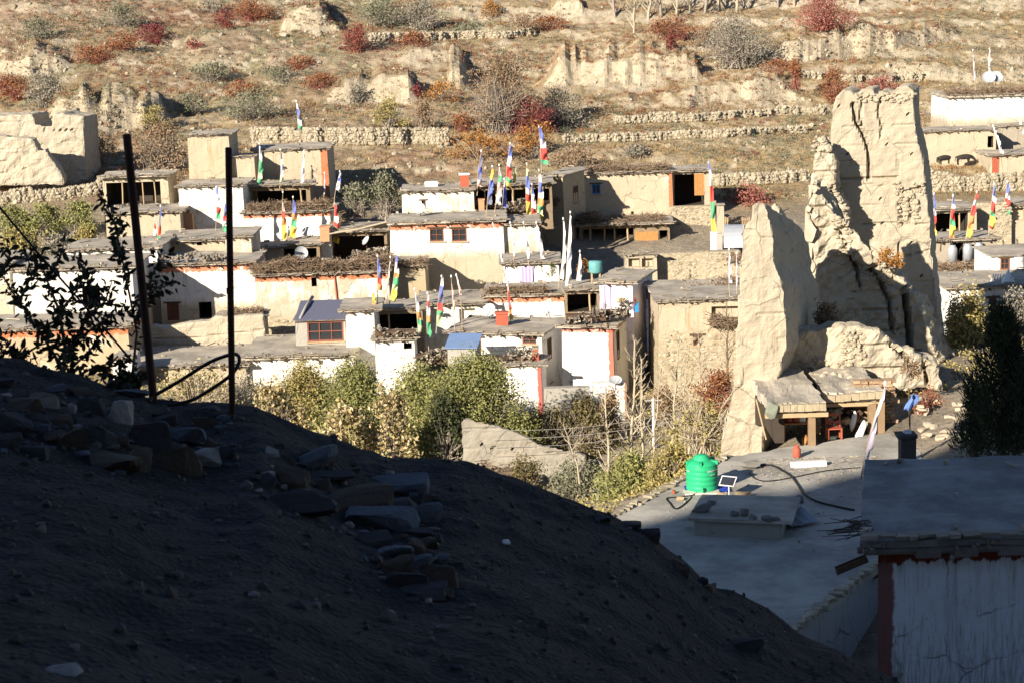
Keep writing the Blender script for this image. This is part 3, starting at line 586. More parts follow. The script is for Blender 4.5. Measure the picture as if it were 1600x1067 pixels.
tanO = W('tan_orange_plaster', mud=(.455, .39, .285), orange=.75, courses=.5)
whiteA = W('whitewash', white=.92, streak=.35)
whiteB = W('whitewash_worn', white=.74, fade=3.4, streak=.75, orange=.4)
whiteBand = W('whitewash_band', white=.9, fade=2.6, band=.42, streak=.4)
whiteBand2 = W('whitewash_thin_band', white=.8, fade=3.0, band=.3, streak=.6)
stoneW = W('stone_and_plaster', white=.4, fade=2.2, band=.35, stone=2.6, orange=.3)
stoneC = W('stone_cream', mud=(.46, .395, .295), stone=1.5, orange=.7)
rubble = W('rubble_wall', stone=-4, orange=0)
cement = W('cement_plaster', mud=(.36, .345, .31), orange=.03)
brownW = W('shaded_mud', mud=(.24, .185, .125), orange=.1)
lilacW = W('lilac_wash', white=.9, whitec=(.74, .70, .82), streak=.35, fade=4)
hs = {}
# left upper cluster
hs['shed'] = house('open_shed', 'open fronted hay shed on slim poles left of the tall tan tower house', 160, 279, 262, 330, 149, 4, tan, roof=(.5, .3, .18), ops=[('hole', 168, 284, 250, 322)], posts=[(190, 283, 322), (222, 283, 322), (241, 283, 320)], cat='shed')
house('village_house', 'long low tan wall house below the open hay shed', 165, 336, 281, 395, 142, 5, tan, roof=(.3, .2, .16))
house('tower_house', 'tall narrow tan tower house with flat roof at the upper left', 293, 214, 357, 290, 150.5, 5, tanO, roof=(.2, .2, .14), beams=False)
house('village_house', 'pale streaked house block under the tan tower house', 279, 294, 379, 366, 145.5, 5, W('pale_streaked', white=.55, fade=3.5, orange=.8), roof=(.25, .3, .16))
house('village_house', 'small tan wing joined to the right of the tan tower house', 362, 248, 397, 300, 151, 3.4, tan, roof=(.1, .1, .14), beams=False)
house('village_house', 'tan upper house with ochre right corner and three faded flags in front', 396, 238, 511, 322, 153.5, 6, W('tan_edge', mud=(.455, .395, .295), orange=.5, edge=-5.35, courses=.4), roof=(.15, .25, .16))
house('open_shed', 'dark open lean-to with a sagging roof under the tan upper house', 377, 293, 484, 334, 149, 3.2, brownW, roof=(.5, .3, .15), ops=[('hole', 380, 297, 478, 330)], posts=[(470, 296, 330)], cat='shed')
house('village_house', 'whitewashed low house with ochre top band and a wood heap on its roof', 380, 336, 516, 384, 143.5, 5, whiteBand2, roof=(.3, .25, .16))
house('village_house', 'small tan box hut with flat roof below the wood topped white house', 396, 389, 440, 418, 137, 3, tan, roof=(.35, .3, .12), beams=False)
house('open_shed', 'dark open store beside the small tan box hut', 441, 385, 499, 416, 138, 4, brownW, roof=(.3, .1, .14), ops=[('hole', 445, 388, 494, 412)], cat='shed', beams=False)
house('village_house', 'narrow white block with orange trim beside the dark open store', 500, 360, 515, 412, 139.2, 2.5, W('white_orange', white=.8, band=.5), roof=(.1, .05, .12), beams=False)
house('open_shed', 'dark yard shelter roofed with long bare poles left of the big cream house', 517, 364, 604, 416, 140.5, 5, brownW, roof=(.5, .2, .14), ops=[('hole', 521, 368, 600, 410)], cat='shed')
house('village_house', 'tan upper wall with one small square window above the stone heaped roof', 246, 380, 388, 424, 134.5, 6, tan, roof=(.3, .2, .16), ops=[('hole', 308, 373.5, 315, 384)], yaw=1)
house('village_house', 'cream house block with flat roof at the right of the small square window', 352, 372, 392, 424, 132, 5, creamA, roof=(.3, .2, .16))
house('village_house', 'white house with a long flat roof half behind the leafy dark tree', 104, 394, 246, 480, 129.5, 6, whiteB, roof=(.3, .3, .18))
h13 = house('village_house', 'bright white house with ochre band, black doorway and brown shutter', 249, 417, 397, 560, 127, 6, whiteBand, roof=(.35, .15, .16), ops=[('hole', 312, 472, 330, 498), ('win', 262, 474, 279, 501, M_brown, 1, 1, M_brown), ('hole', 354, 450, 357, 460)])
h14 = house('village_house', 'long cream house with ochre band, one tiny dark window and stone footing', 398, 433, 607, 560, 125, 6, stoneW, roof=(.3, .1, .16), ops=[('hole', 487, 434, 494, 448)])
g = G(); x, z = h14.fp(523, 433); z0 = h14.fp(526, 474)[1]; g.tube([(x, -.07, z+.1), (x+.1, -.07, z0)], .06, 6); g.build('drain_pipe', M_redp, h14.top)
house('village_house', 'plain tan end block joined to the long cream banded house', 608, 420, 664, 470, 126.5, 5, W('tan_plain', mud=(.43, .36, .245), orange=.08), roof=(.2, .1, .14))
house('shed', 'small mud store with brushwood roof at the end of the yard wall', 338, 499, 410, 552, 119, 2.6, W('tan_grey', mud=(.38, .33, .25), orange=.1), roof=(.2, .2, .12), beams=False, cat='shed')
house('village_house', 'low white house with a broad grey flat roof just above the front shrubs', 385, 562, 552, 625, 111, 7, W('white_low', white=.62, streak=.7), roof=(.3, .25, .2), ops=[('niche', 498, 562, 505, 570)])
hw4 = house('village_house', 'low stone house with grey flat roof behind the front rusty posts', 195, 578, 384, 640, 110.6, 6.5, rubble, roof=(.2, .3, .18))
# left, behind the foreground tree
house('village_house', 'white house with an open dark gateway behind the leafy dark tree', 20, 425, 206, 570, 121.5, 6, whiteB, roof=(.3, .3, .18), ops=[('hole', 130, 446, 156, 478)])
house('village_house', 'tan house with ochre patches low behind the leafy dark tree', -60, 520, 200, 660, 113, 5, W('tan_band', mud=(.44, .355, .24), white=.25, band=.4, orange=.5), roof=(.3, .3, .18))
house('village_house', 'small white hut at the right foot of the leafy dark tree', 176, 562, 206, 640, 108.5, 2.5, whiteA, roof=(.15, .1, .12), beams=False)
house('village_house', 'cream house with grey roof at the far left behind the leafy dark tree', -160, 420, 14, 560, 123, 6, creamA, roof=(.3, .3, .18))
# middle
h20 = house('village_house', 'big cream house with two brown windows side by side', 609, 352, 786, 480, 132, 5.6, W('cream_big', white=.66, fade=2.1, band=.42, streak=.6, courses=.5, orange=.5), roof=(.35, .25, .18), ops=[('win', 672, 357, 693, 378, M_brown, 2, 2), ('win', 706, 357, 729, 378, M_brown, 2, 2)])
house('village_house', 'plain cream wing joined to the right of the two window house', 787, 353, 842, 425, 132.4, 5, W('cream_plain', white=.45, fade=2.4, orange=.45, courses=.4), roof=(.3, .15, .16))
house('village_house', 'cream upper storey with a red chimney on its flat roof', 628, 302, 740, 342, 139, 5, W('cream_upper', white=.5, orange=.8, fade=3, courses=.5), roof=(.25, .2, .14), ops=[('win', 659, 314, 665, 325, M_dark, 1, 1, M_dark)])
house('open_shed', 'dark roof loggia on crooked posts among the clustered prayer flags', 741, 292, 862, 335, 140.5, 4.5, brownW, roof=(.4, .2, .15), ops=[('hole', 744, 295, 858, 322)], posts=[(757, 294, 322), (775, 294, 322), (801, 294, 322), (830, 294, 322), (848, 294, 322)], cat='shed')
house('village_house', 'tan house with shaded right side and a small dark window', 846, 276, 879, 372, 145.5, 4.4, W('tan_shade', mud=(.42, .35, .24), orange=.2), yaw=-24, roof=(.25, .2, .16), sides=[(2.0, 2.9, -2.3, -1.0, M_brown)])
h23 = house('village_house', 'long tan house with a bright blue window', 886, 275, 1050, 356, 151, 6, W('tan_blue_house', mud=(.47, .405, .30), orange=.2, edge=-8.0, courses=.35, white=.2, fade=2.5), roof=(.25, .25, .16), ops=[('win', 925, 288, 938, 304, M_blue, 2, 1), ('hole', 986, 331, 990, 336)])
h25 = house('open_shed', 'timber front loggia with orange plank shutter right of the blue window house', 1051, 270, 1108, 330, 152, 4.5, tan, roof=(.35, .2, .18), ops=[('hole', 1054, 272, 1100, 322)], cat='shed')
g = G(); xa, za = h25.fp(1085, 306); xb, zb_ = h25.fp(1100, 272); n = 6
for i in range(n): g.box((xa+(i+.5)*(xb-xa)/n, -.02, (za+zb_)/2), ((xb-xa)/n-.015, .05, zb_-za))
g.build('shutter', M_orange, h25.top)
h24 = house('open_shed', 'open stable with a brush roof, crooked posts and an orange plank gate', 905, 354, 1046, 396, 146.4, 4, brownW, roof=(.6, .3, .16), ops=[('hole', 912, 357, 990, 388), ('hole', 1030, 360, 1043, 385)], posts=[(922, 356, 388), (944, 356, 390), (960, 356, 388), (981, 354, 390), (1030, 356, 384)], cat='shed', htop=.2)
g = G(); xa, za = h24.fp(993, 385); xb, zb_ = h24.fp(1028, 361); n = 11
for i in range(n): g.box((xa+(i+.5)*(xb-xa)/n, -.06, (za+zb_)/2), ((xb-xa)/n-.012, .05, zb_-za-random.uniform(0, .12)))
g.build('plank_gate', M_orange, h24.top)
hw1 = house('stone_wall', 'rough pale stone wall under the timber loggia, behind the tall single flag', 1046, 324, 1112, 372, 150, .7, rubble, roof=None, cat='wall')
hw2 = house('stone_wall', 'long pale stone terrace wall under the yard of the blue window house', 1025, 397, 1156, 455, 129, 1, rubble, roof=None, cat='wall')
house('stone_wall', 'short wall with two square openings left of the terrace wall', 976, 401, 1026, 440, 128, .7, tan, roof=(.05, .05, .1), ops=[('niche', 982, 404, 999, 418), ('niche', 1003, 404, 1020, 418)], cat='wall', beams=False)
house('gate_pillar', 'pale mud gate pillar beside the picket fence', 1121, 322, 1131, 368, 147, .6, tan, roof=(.12, .12, .12), beams=False, edge=False, cat='pillar')
house('gate_pillar', 'narrow mud gate pillar just right of the tall single flag', 1112, 318, 1117, 366, 148, .5, tan, roof=(.1, .1, .12), beams=False, edge=False, cat='pillar')
# lower middle
h17 = house('village_house', 'grey cement house with a red framed six pane window', 461, 501, 539, 556, 114, 4.5, cement, roof=None, ops=[('win', 481, 501.5, 536, 534, plain('dull_red_paint', (.24, .085, .065), .6), 3, 2)])
h18 = house('village_house', 'white corner block beside the grey cement house', 540, 488, 584, 592, 113, 4.5, W('white_mud', white=.6, streak=.8, orange=.4), roof=(.3, .45, .16))
house('open_shed', 'dark open porch behind the heaped firewood wall', 586, 487, 660, 540, 117, 4, brownW, roof=(.1, .3, .14), ops=[('hole', 590, 490, 655, 528)], posts=[(588, 489, 525), (607, 489, 525)], cat='shed', beams=False)
h19 = house('village_house', 'small bright white house with firewood piled along its roof', 586, 533, 647, 600, 110.5, 3, whiteA, roof=(.25, .25, .16), ops=[('hole', 631, 536, 643, 545)])
house('village_house', 'low house of pale columns between the two groups of short flags', 658, 478, 757, 520, 118.5, 5, W('white_columns', white=.55, streak=.8), roof=(.4, .3, .15), ops=[('niche', 668, 482, 690, 505), ('niche', 718, 482, 742, 505)])
h30 = house('village_house', 'white front house with a curtained window and grey shaded right side', 702, 521, 846, 660, 112, 5.2, W('white_front', white=.85, fade=4, streak=.4), yaw=-16, roof=(.35, .3, .18), ops=[('win', 816, 517, 838, 537, M_brown, 2, 2), ('door', 770, 525, 790, 548, M_white), ('win', 740, 528, 752, 545, M_redp, 1, 1)], sides=[(1.2, 2.0, -1.7, -.5, M_brown), (1.4, 2.3, -5.2, -3.2, M_woodd)])
house('village_house', 'cream terrace house with ochre band and a red and black flag in front', 756, 465, 881, 505, 119.2, 5, W('cream_terrace', white=.6, fade=2.5, band=.36, orange=.4), roof=(.3, .2, .16), yaw=-4)
h32 = house('village_house', 'small white house hung with a lilac curtain under white flags', 786, 414, 873, 462, 125.5, 4.5, W('white_lilac', white=.95, streak=.2), roof=(.35, .25, .15))
xa, za = h32.fp(812, 446); xb, zb_ = h32.fp(832, 417); V = []; nq = 16
for i in range(nq+1):
    x = xa+(xb-xa)*i/nq; y = -.06+.03*math.sin(i*1.5); V += [(x, y, za), (x, y, zb_)]
me = mesh_np('curtain', np.array(V), np.array([[2*i, 2*i+2, 2*i+3, 2*i+1] for i in range(nq)]), M_lilac, smooth=True); link('curtain', me, h32.top)
house('open_shed', 'dark recessed porch left of the lilac trimmed house', 884, 456, 936, 500, 117, 4, brownW, roof=(.3, .2, .14), ops=[('hole', 887, 459, 932, 488)], posts=[(921, 458, 490)], cat='shed')
h28 = house('village_house', 'tall pale lilac trimmed house with a long shaded right side wall', 937, 443, 988, 640, 113.2, 5.0, W('white_lilac_house', white=.85, streak=.4, whitec=(.80, .77, .84), fade=5), yaw=-18, roof=(.35, .35, .18), sides=[(3.0, 3.7, -2.0, -.7, M_lilac), (3.0, 3.7, -5.0, -3.3, M_dark), (1.2, 1.8, -5.6, -3.8, M_woodd)])
for px in (943, 952): xq, zq = h28.fp(px, 447); zq0 = h28.fp(px, 484)[1]; G().box((xq, -.05, (zq+zq0)/2), (.17, .1, zq-zq0)).build('post', M_lilac, h28.top)
h28b = house('village_house', 'dazzling white house with a red painted right corner', 878, 512, 957, 640, 108.8, 4, W('white_red_corner', white=.98, streak=.15, band=.26, edge=-2.72, bandc=(.45, .09, .05), fade=6, stripe=.8), yaw=-15, roof=(.3, .3, .16), sides=[(1.0, 1.6, -2.0, -.4, M_brown)])
h33 = house('village_house', 'white wall with a red right corner behind the round green shrub', 790, 573, 845, 660, 106.5, 3, W('white_red_end', white=.9, edge=-1.8, bandc=(.45, .05, .04), streak=.3), roof=(.15, .1, .12), beams=False, yaw=-8)
house('yard_wall', 'low grey yard wall under the dazzling white house', 850, 607, 922, 655, 105, .6, cement, roof=None, cat='wall')
house('yard_wall', 'low white yard wall with a brown right end', 922, 599, 978, 655, 104.6, .7, W('white_wall', white=.8, streak=.7, edge=-1.9, bandc=(.3, .12, .06)), roof=None, cat='wall')
h27 = house('village_house', 'tall tan stone house with one small brown window behind bare trees', 1029, 474, 1168, 640, 108, 7.5, stoneC, roof=(.2, .25, .16), ops=[('win', 1083, 524, 1097, 540, M_brown, 2, 1, M_dark), ('niche', 1112, 478, 1156, 512)], beams=False)
# right
h35 = house('village_house', 'long dazzling white house high up at the right edge', 1482, 154, 1660, 196, 177, 7, W('white_high', white=1.05, fade=2.0, streak=.1), roof=(.3, .2, .25), ops=[('niche', 1512, 153, 1517, 155)])
house('village_house', 'low tan house with a small dark doorway below the high white house', 1438, 208, 1556, 268, 169, 5, W('tan_right', mud=(.46, .395, .295), orange=.1), roof=(.2, .2, .14), ops=[('hole', 1543, 213, 1552, 231)])
house('village_house', 'tan house with a brown door at the right edge below the high white house', 1547, 245, 1680, 290, 164, 5, tan, roof=(.2, .2, .14), ops=[('door', 1550, 246, 1561, 271, M_redp)])
house('village_house', 'rough grey mud house at the right edge above the brown door', 1564, 200, 1690, 240, 172, 4, W('grey_rough', mud=(.36, .32, .26), orange=.05), roof=(.1, .2, .14))
house('open_shed', 'dark open gallery behind the row of bright flags at the right', 1456, 330, 1526, 384, 128, 4, tan, roof=(.4, .2, .15), ops=[('hole', 1459, 333, 1512, 372)], cat='shed', posts=[(1500, 333, 370)])
hw3 = house('stone_wall', 'rough stone wall beside the open gallery at the right', 1526, 318, 1580, 375, 129.5, 1, rubble, roof=None, cat='wall')
house('village_house', 'plain mud house with a timber brace at the right edge behind the flags', 1578, 322, 1700, 372, 130, 4, tan, roof=(.2, .1, .14), ops=[('niche', 1582, 325, 1600, 345)])
h37 = house('open_shed', 'low row of open stores with metal milk cans right of the tall tower', 1456, 378, 1558, 430, 122, 4, W('grey_store', mud=(.34, .30, .24)), roof=(.35, .2, .15), ops=[('hole', 1483, 380, 1505, 409), ('hole', 1516, 382, 1536, 406)], posts=[(1481, 380, 410), (1508, 380, 410), (1539, 380, 408), (1551, 380, 408)], cat='shed')
h38 = house('village_house', 'white upper house with a brown window beside the little white shrine', 1549, 402, 1680, 450, 112, 4, W('white_right', white=1.0, streak=.1), roof=(.12, .12, .14), ops=[('win', 1563, 403, 1578, 422, M_brown, 2, 2)], beams=False, edge=False)
h38b = house('village_house', 'big white house with brown windows behind the dark conifer', 1480, 452, 1690, 600, 106, 5.5, W('white_bottom_right', white=.97, streak=.2), roof=(.3, .2, .16), ops=[('win', 1545, 466, 1557, 494, M_brown, 2, 2), ('win', 1508, 466, 1520, 486, M_brown, 2, 2), ('win', 1596, 468, 1612, 492, M_brown, 2, 2)])
def face_stones(h, x0, x1, z0, z1, per=26, sz=(.07, .17)):
    n = int((x1-x0)*(z1-z0)*per); C = np.stack([RNG.uniform(x0, x1, n), RNG.uniform(-.01, .06, n), RNG.uniform(z0, z1, n)], -1); S = np.stack([RNG.uniform(*sz, n)*1.25, RNG.uniform(.04, .09, n), RNG.uniform(*sz, n)*.75], -1)
    C[:, 1] += fbm(C+np.array(h.P0), .38, 3, 81)*.16
    v, f = rock_verts(); V = v[None]*RNG.uniform(.75, 1.15, (n, 12, 1))*S[:, None, :]+C[:, None, :]
    link('stones', mesh_np('stones', V.reshape(-1, 3), (f[None]+np.arange(n)[:, None, None]*12).reshape(-1, 3), M_stone), h.top)['kind'] = 'stuff'
for h, zt, zb_ in ((hw1, 0, -2.4), (hw2, 0, -2.4), (hw3, 0, -2.2), (hw4, -.1, -2.6)): face_stones(h, 0, h.w, zb_, zt)
face_stones(h27, .1, h27.w, -5.2, -2.0, 12); face_stones(h14, .2, h14.w*.8, -4.8, -2.9, 16)
# ------------------------------------------------------------------ flat roof with the tank, at the right
z = ZT
p1, p2 = on_z(970, 800, z), on_z(1130, 716, z); dl = (p2-p1).normalized(); d1, e1 = on_z(1238, 985, z), on_z(1370, 880, z)
corners = [p1-dl*11, d1-dl*1.5, e1, e1+(e1-d1).normalized()*5, on_z(1440, 712, z), on_z(1405, 672, z), on_z(1290, 690, z), p2+dl*.4]
root = thing('roof_terrace_building', corners[1]-Vector((0, 0, 3.2)), 'broad flat grey roof terrace carrying the green water tank', 'building'); off = root.location
def ring_prism(g, pts, z1, z0, inset=0, m=0, step=.5, jit=.05):
    P = []
    for a, b in zip(pts, pts[1:]+pts[:1]):
        n = max(1, int((b-a).length/step))
        for i in range(n): q = a.lerp(b, i/n); P.append((q.x+random.uniform(-jit, jit), q.y+random.uniform(-jit, jit)))
    b0 = len(g.v); n = len(P)
    for x, y in P: g.v.append((x, y, z1+random.uniform(-jit, jit)*.3))
    for x, y in P: g.v.append((x, y, z0))
    g.f.append(tuple(b0+i for i in range(n))); g.m.append(m)
    for i in range(n): g.f.append((b0+i, b0+n+i, b0+n+(i+1) % n, b0+(i+1) % n)); g.m.append(m)
g = G(); ring_prism(g, [c-off for c in corners], z-off.z, z-off.z-.3, jit=.09); rf = g.build('roof', mudroof('terrace_mud', (.42, .40, .36), .8), root)
g = G(); cen = sum(corners, Vector())/len(corners); ring_prism(g, [(c+(cen-c).normalized()*.45)-off for c in corners], z-off.z-.31, z-off.z-4.2, jit=.0); g.build('wall', W('terrace_wall', white=.75, whitec=(.38, .38, .39), streak=.8, mud=(.22, .19, .16)), root)
g = G()
for a, b in ((corners[0], corners[-1]), (corners[1], corners[2]), (corners[2], corners[3])):
    n = int((b-a).length/.28)
    for i in range(n):
        q = a.lerp(b, (i+random.random())/n)-off; g.box((q.x, q.y, q.z+.03), (random.uniform(.14, .4), random.uniform(.12, .3), random.uniform(.06, .15)), Matrix.Rotation(random.uniform(0, 3), 3, 'Z'), 0, .2)
e = g.build('edge_stones', M_stone, root); e['kind'] = 'stuff'
# beam under the near corner of the terrace
a = on_z(1312, 893, z-.45); b_ = on_z(1385, 893, z-.45); g = G(); g.box((a+b_)/2-off, ((b_-a).length, .35, .3)); g.build('beam', M_woodd, root)
# raised hatch
a = on_z(1085, 836, z); b_ = on_z(1222, 841, z); wv = (b_-a); wv.z = 0; ln = wv.length; yw = math.atan2(wv.y, wv.x)
hz_ = .52; root = thing('roof_hatch', a, 'low raised mud hatch on the terrace with stones along its edge', 'hatch', rz=yw)
g = G(); g.box((ln/2, 1.3, hz_/2-.1), (ln, 2.6, hz_+.2), jit=0); g.build('wall', W('hatch_plaster', mud=(.36, .35, .30), orange=.05), root)
g = G(); g.box((ln/2+.1, 1.25, hz_+.05), (ln+.5, 2.9, .09), jit=.012); g.build('roof_slab', M_roof, root)
hatchM = Matrix.Translation(a) @ Matrix.Rotation(yw, 4, 'Z')
# ------------------------------------------------------------------ shaded white house at the lower right
h0 = house('village_house', 'shaded white house with drip stains and a red painted corner at the lower right', 1372, 850, 1800, 1090, 42, 6.8, W('drip_white', white=1.0, whitec=(.80, .83, .90), streak=.4, grey=.6, band=.42, edge=.34, bandc=(.20, .045, .025), stripe=1), roof=(.42, .42, .26), sink=1.5, beams=False, rmat=mudroof('near_roof_mud', (.27, .265, .26), 1.3), batter=.0)
for px in (1445, 1503, 1573, 1650):
    x, zq = h0.fp(px, 838); G().box((0, 0, 0), (.55, .5, .2), jit=.06).build('beam_end', plain('grey_beam', (.20, .17, .15), .85, .4, 6), h0.top, (x, -.2, -.12))
for oo in h0.root.children_recursive:
    if oo.type == 'MESH' and oo.name.split('.')[0] != 'beam_end': oo.data.transform(Matrix(((1, .208, 0, 0), (0, 1, 0, 0), (0, 0, 1, 0), (0, 0, 0, 1))))
g = G(); g.tube([(-.4, -.32, -.06), (3, -.34, -.07), (7, -.31, -.05)], .09, 8); g.tube([(-.5, -.15, -.08), (3, -.17, -.09), (7, -.15, -.07)], .08, 8); g.build('eave_beam', plain('grey_beam', (.2, .17, .15)), h0.top)
g = G(); Rm = Matrix.Rotation(R(25), 3, 'Y')
for dy in (-.09, .09): g.box((-.62, -.1+dy, -.42), (.75, .03, .14), Matrix.Rotation(R(-22), 3, 'Y'))
g.box((-.62, -.1, -.48), (.75, .2, .03), Matrix.Rotation(R(-22), 3, 'Y')); g.build('wooden_spout', M_woodd, h0.top)
A = []; B = []
for i in range(26):
    s = np.array([-.3+random.uniform(-.1, .3), random.uniform(.2, 1.0), .28+random.uniform(-.15, .12)]); A.append(s); B.append(s+np.array([random.uniform(-1.0, -.2), random.uniform(-.5, .3), random.uniform(-.25, .2)]))
link('twig_ends', stick_mesh('twig_ends', np.array(A), np.array(B), .022, .01, plain('grey_twig_ends', (.1, .085, .075))), h0.top)['kind'] = 'stuff'
# ------------------------------------------------------------------ kitchen shed behind the tank
sz = ZT
def sh(px, py): return on_z(px, py, sz)
q0, q1 = sh(1204, 716), sh(1392, 702); root = thing('kitchen_shed', (q0+q1)/2, 'open kitchen shed with a mud and stone roof leaning on the ruined walls', 'shed'); o_ = root.location
ruinmat = W('roof_edge_stone', mud=(.40, .34, .24), orange=.08)
def slab(px0, py0, px1, py1, Yf, depth, th, name, mat):
    a, b = at(px0, py0, Yf)-o_, at(px1, py1, Yf)-o_; g = G(); nx, ny = 22, 16; ix = {}
    for i in range(nx+1):
        for j in range(ny+1):
            q = a.lerp(b, i/nx)+Vector((random.uniform(-.06, .06), depth*j/ny+random.uniform(-.08, .08)*(3 if j == ny else 1), .018*random.random()+.07*float(vnoise([i*.25, j*.22, Yf], 6))+.05)); ix[i, j] = len(g.v); g.v.append(tuple(q))
    for i in range(nx):
        for j in range(ny): g.f.append((ix[i, j], ix[i+1, j], ix[i+1, j+1], ix[i, j+1])); g.m.append(0)
    ringi = [(i, 0) for i in range(nx)]+[(nx, j) for j in range(ny)]+[(i, ny) for i in range(nx, 0, -1)]+[(0, j) for j in range(ny, 0, -1)]
    b0 = len(g.v)
    for i, j in ringi: v = g.v[ix[i, j]]; g.v.append((v[0], v[1]+.04, min(a.z, b.z)-th))
    for q in range(len(ringi)): g.f.append((b0+q, b0+(q+1) % len(ringi), ix[ringi[(q+1) % len(ringi)]], ix[ringi[q]])); g.m.append(0)
    g.f.append(tuple(range(b0, b0+len(ringi)))[::-1]); g.m.append(0); g.build(name, mat, root); return a, b
sa, sb = slab(1200, 632, 1290, 629, 69.2, 6.0, .34, 'roof', M_roof)
sc_, sd = slab(1292, 617, 1378, 610, 71.2, 4.6, .30, 'roof', M_roof)
for (a, b, n, yy) in ((sa, sb, 8, -.06), (sc_, sd, 7, -.06)):
    for i in range(n):
        q = a.lerp(b, (i+.5)/n); g = G(); g.box((0, 0, 0), ((b.x-a.x)/n*.94, .3, .26), None, 0, .06); g.build('stone', ruinmat, root, (q.x, q.y+yy, q.z-.12))
g = G(); g.box(((sa.x+sb.x)/2, sa.y+.1, sa.z-.44), (sb.x-sa.x+.2, .2, .16)); g.build('beam', M_woodp, root)
g = G(); g.box(((sc_.x+sd.x)/2, sc_.y+.1, sc_.z-.40), (sd.x-sc_.x, .2, .14)); g.build('beam', M_woodp, root)
for px, py0, py1, Yp, wd_ in ((1268, 652, 716, 69.3, .26), (1277, 650, 690, 71.5, .22), (1362, 630, 700, 71.2, .3), (1376, 628, 700, 71.3, .28)):
    b = at(px, py1, Yp)-o_; b.z = 0; t_ = at(px, py0, Yp)-o_; G().box((t_.x, t_.y, t_.z/2-.05), (wd_, wd_*.8, t_.z+.1), jit=.04).build('post', M_wood, root)
g = G(); c1, c2 = at(1180, 640, 73.4)-o_, at(1385, 640, 73.4)-o_; g.box(((c1.x+c2.x)/2, c1.y, .7), (c2.x-c1.x, .3, 1.6)); g.box((c1.x+.5, c1.y-1.6, .7), (.35, 3.2, 1.6)); g.build('back_wall', M_dark, root)  # back wall coloured near-black to put the interior shade in
g = G(); A = []
for zz in np.arange(.05, 1.75, .13):       # stacked wood and bricks at the right end
    x = at(1332, 660, 72.2).x-o_.x; xe = at(1392, 660, 72.2).x-o_.x
    while x < xe:
        w_ = random.uniform(.12, .34); g.box((x+w_/2, 72.2-o_.y+random.uniform(-.08, .08), zz), (w_*.95, .5, .11), Matrix.Rotation(random.uniform(-.05, .05), 3, 'Y'), 0, .08); x += w_
g.build('stacked_bricks', leafmat('stacked_bricks', [(.20, .13, .085), (.34, .23, .15), (.42, .31, .2), (.26, .16, .1)]), root)['kind'] = 'stuff'
bpy.context.view_layer.update()
def up_hit(px, py, Y, tol=4): return hit(px, py, Y, tol)
# ------------------------------------------------------------------ heaps of wood and brush on the roofs
def heap(label, px0, py0, px1, py1, hpx, Y, depth, kind, name=None, cat=None):
    a, b = at(px0, py0, Y), at(px1, py1, Y); L = b.x-a.x; H = hpx*Y/F
    name = name or {'logs': 'firewood_stack', 'brush': 'brushwood_heap', 'stones': 'stone_heap'}[kind]
    r = thing(name, a, label, cat or {'logs': 'firewood', 'brush': 'brushwood', 'stones': 'stones'}[kind])
    dz_ = (b.z-a.z)/L
    if kind == 'stones':
        n = int(L*H*34); X = RNG.uniform(0, L, n); C = np.stack([X, RNG.uniform(0, depth, n), X*dz_+H*RNG.uniform(0, 1, n)*(.75+.3*vnoise(np.stack([X*.9, 0*X, 0*X], -1), 3))], -1)
        link('stones', rocks_mesh('stones', C, RNG.uniform(.07, .17, (n, 3)), plain('dark_heap_stone', (.22, .19, .155), .9, .4, 5)), r)['kind'] = 'stuff'; return r
    n = int(L*max(H, .25)*(75 if kind == 'logs' else 150)*max(1, depth)); X = RNG.uniform(0, L, n); top = .7+.4*vnoise(np.stack([X*.8, 0*X, 0*X+Y], -1), 4)
    C = np.stack([X, RNG.uniform(0, depth, n), X*dz_+H*RNG.uniform(0, 1, n)*top], -1)
    if kind == 'logs':
        d = np.stack([RNG.normal(0, .55, n), RNG.normal(-1, .25, n), RNG.normal(0, .45, n)], -1); ln = RNG.uniform(.12, .24, n); rad = RNG.uniform(.028, .075, n); mt = M_log
    else:
        d = np.stack([RNG.normal(0, 1, n), RNG.normal(0, .8, n), RNG.normal(0, .45, n)], -1); ln = RNG.uniform(.18, .5, n); rad = RNG.uniform(.010, .024, n); mt = M_twig
    d /= np.linalg.norm(d, axis=1, keepdims=True); d *= ln[:, None]
    link('logs' if kind == 'logs' else 'twigs', stick_mesh('logs', C-d, C+d, rad, rad*.8, mt), r)['kind'] = 'stuff'
    g = G(); g.box((L/2, depth*.6, L*dz_/2+H*.25), (L*.97, depth*.6, H*.5)); g.build('core', M_woodd if kind == 'logs' else M_barkd, r); return r
heap('dark heap of stones along the roof above the bright white banded house', 248, 414, 352, 410, 18, 126.5, 1.2, 'stones')
heap('long brown brushwood thatch along the roof of the long cream banded house', 392, 432, 612, 420, 24, 124.6, 1.8, 'brush')
heap('brushwood tufts on the roof end next to the plain tan end block', 612, 418, 668, 414, 12, 126, 1.2, 'brush')
heap('dark brushwood row on the roof of the low house under the dark lean-to', 384, 332, 516, 328, 17, 143.4, 1.6, 'brush')
heap('firewood wall stacked on the small bright white house', 585, 531, 650, 527, 22, 110.2, .8, 'logs')
heap('firewood spilled between the small white house and the blue roofed hut', 648, 572, 700, 570, 28, 108.6, 1.4, 'logs')
heap('firewood row stacked behind the round green shrub at the white front house', 742, 575, 838, 572, 29, 107.4, 1.2, 'logs')
heap('firewood row along the roof of the dazzling white house', 884, 508, 948, 500, 22, 108.4, 1.0, 'logs')
heap('ragged firewood at the corner above the red painted corner', 944, 506, 985, 490, 18, 108.9, 1.6, 'logs')
heap('firewood and brush on the roof of the cream terrace house', 757, 462, 858, 457, 15, 118.9, 1.1, 'brush')
heap('firewood parapet in front of the crooked post loggia', 742, 333, 824, 331, 20, 139.6, .9, 'logs')
heap('brushwood bundle overhanging by the tan house with the shaded side', 848, 326, 872, 322, 18, 142.8, .9, 'brush')
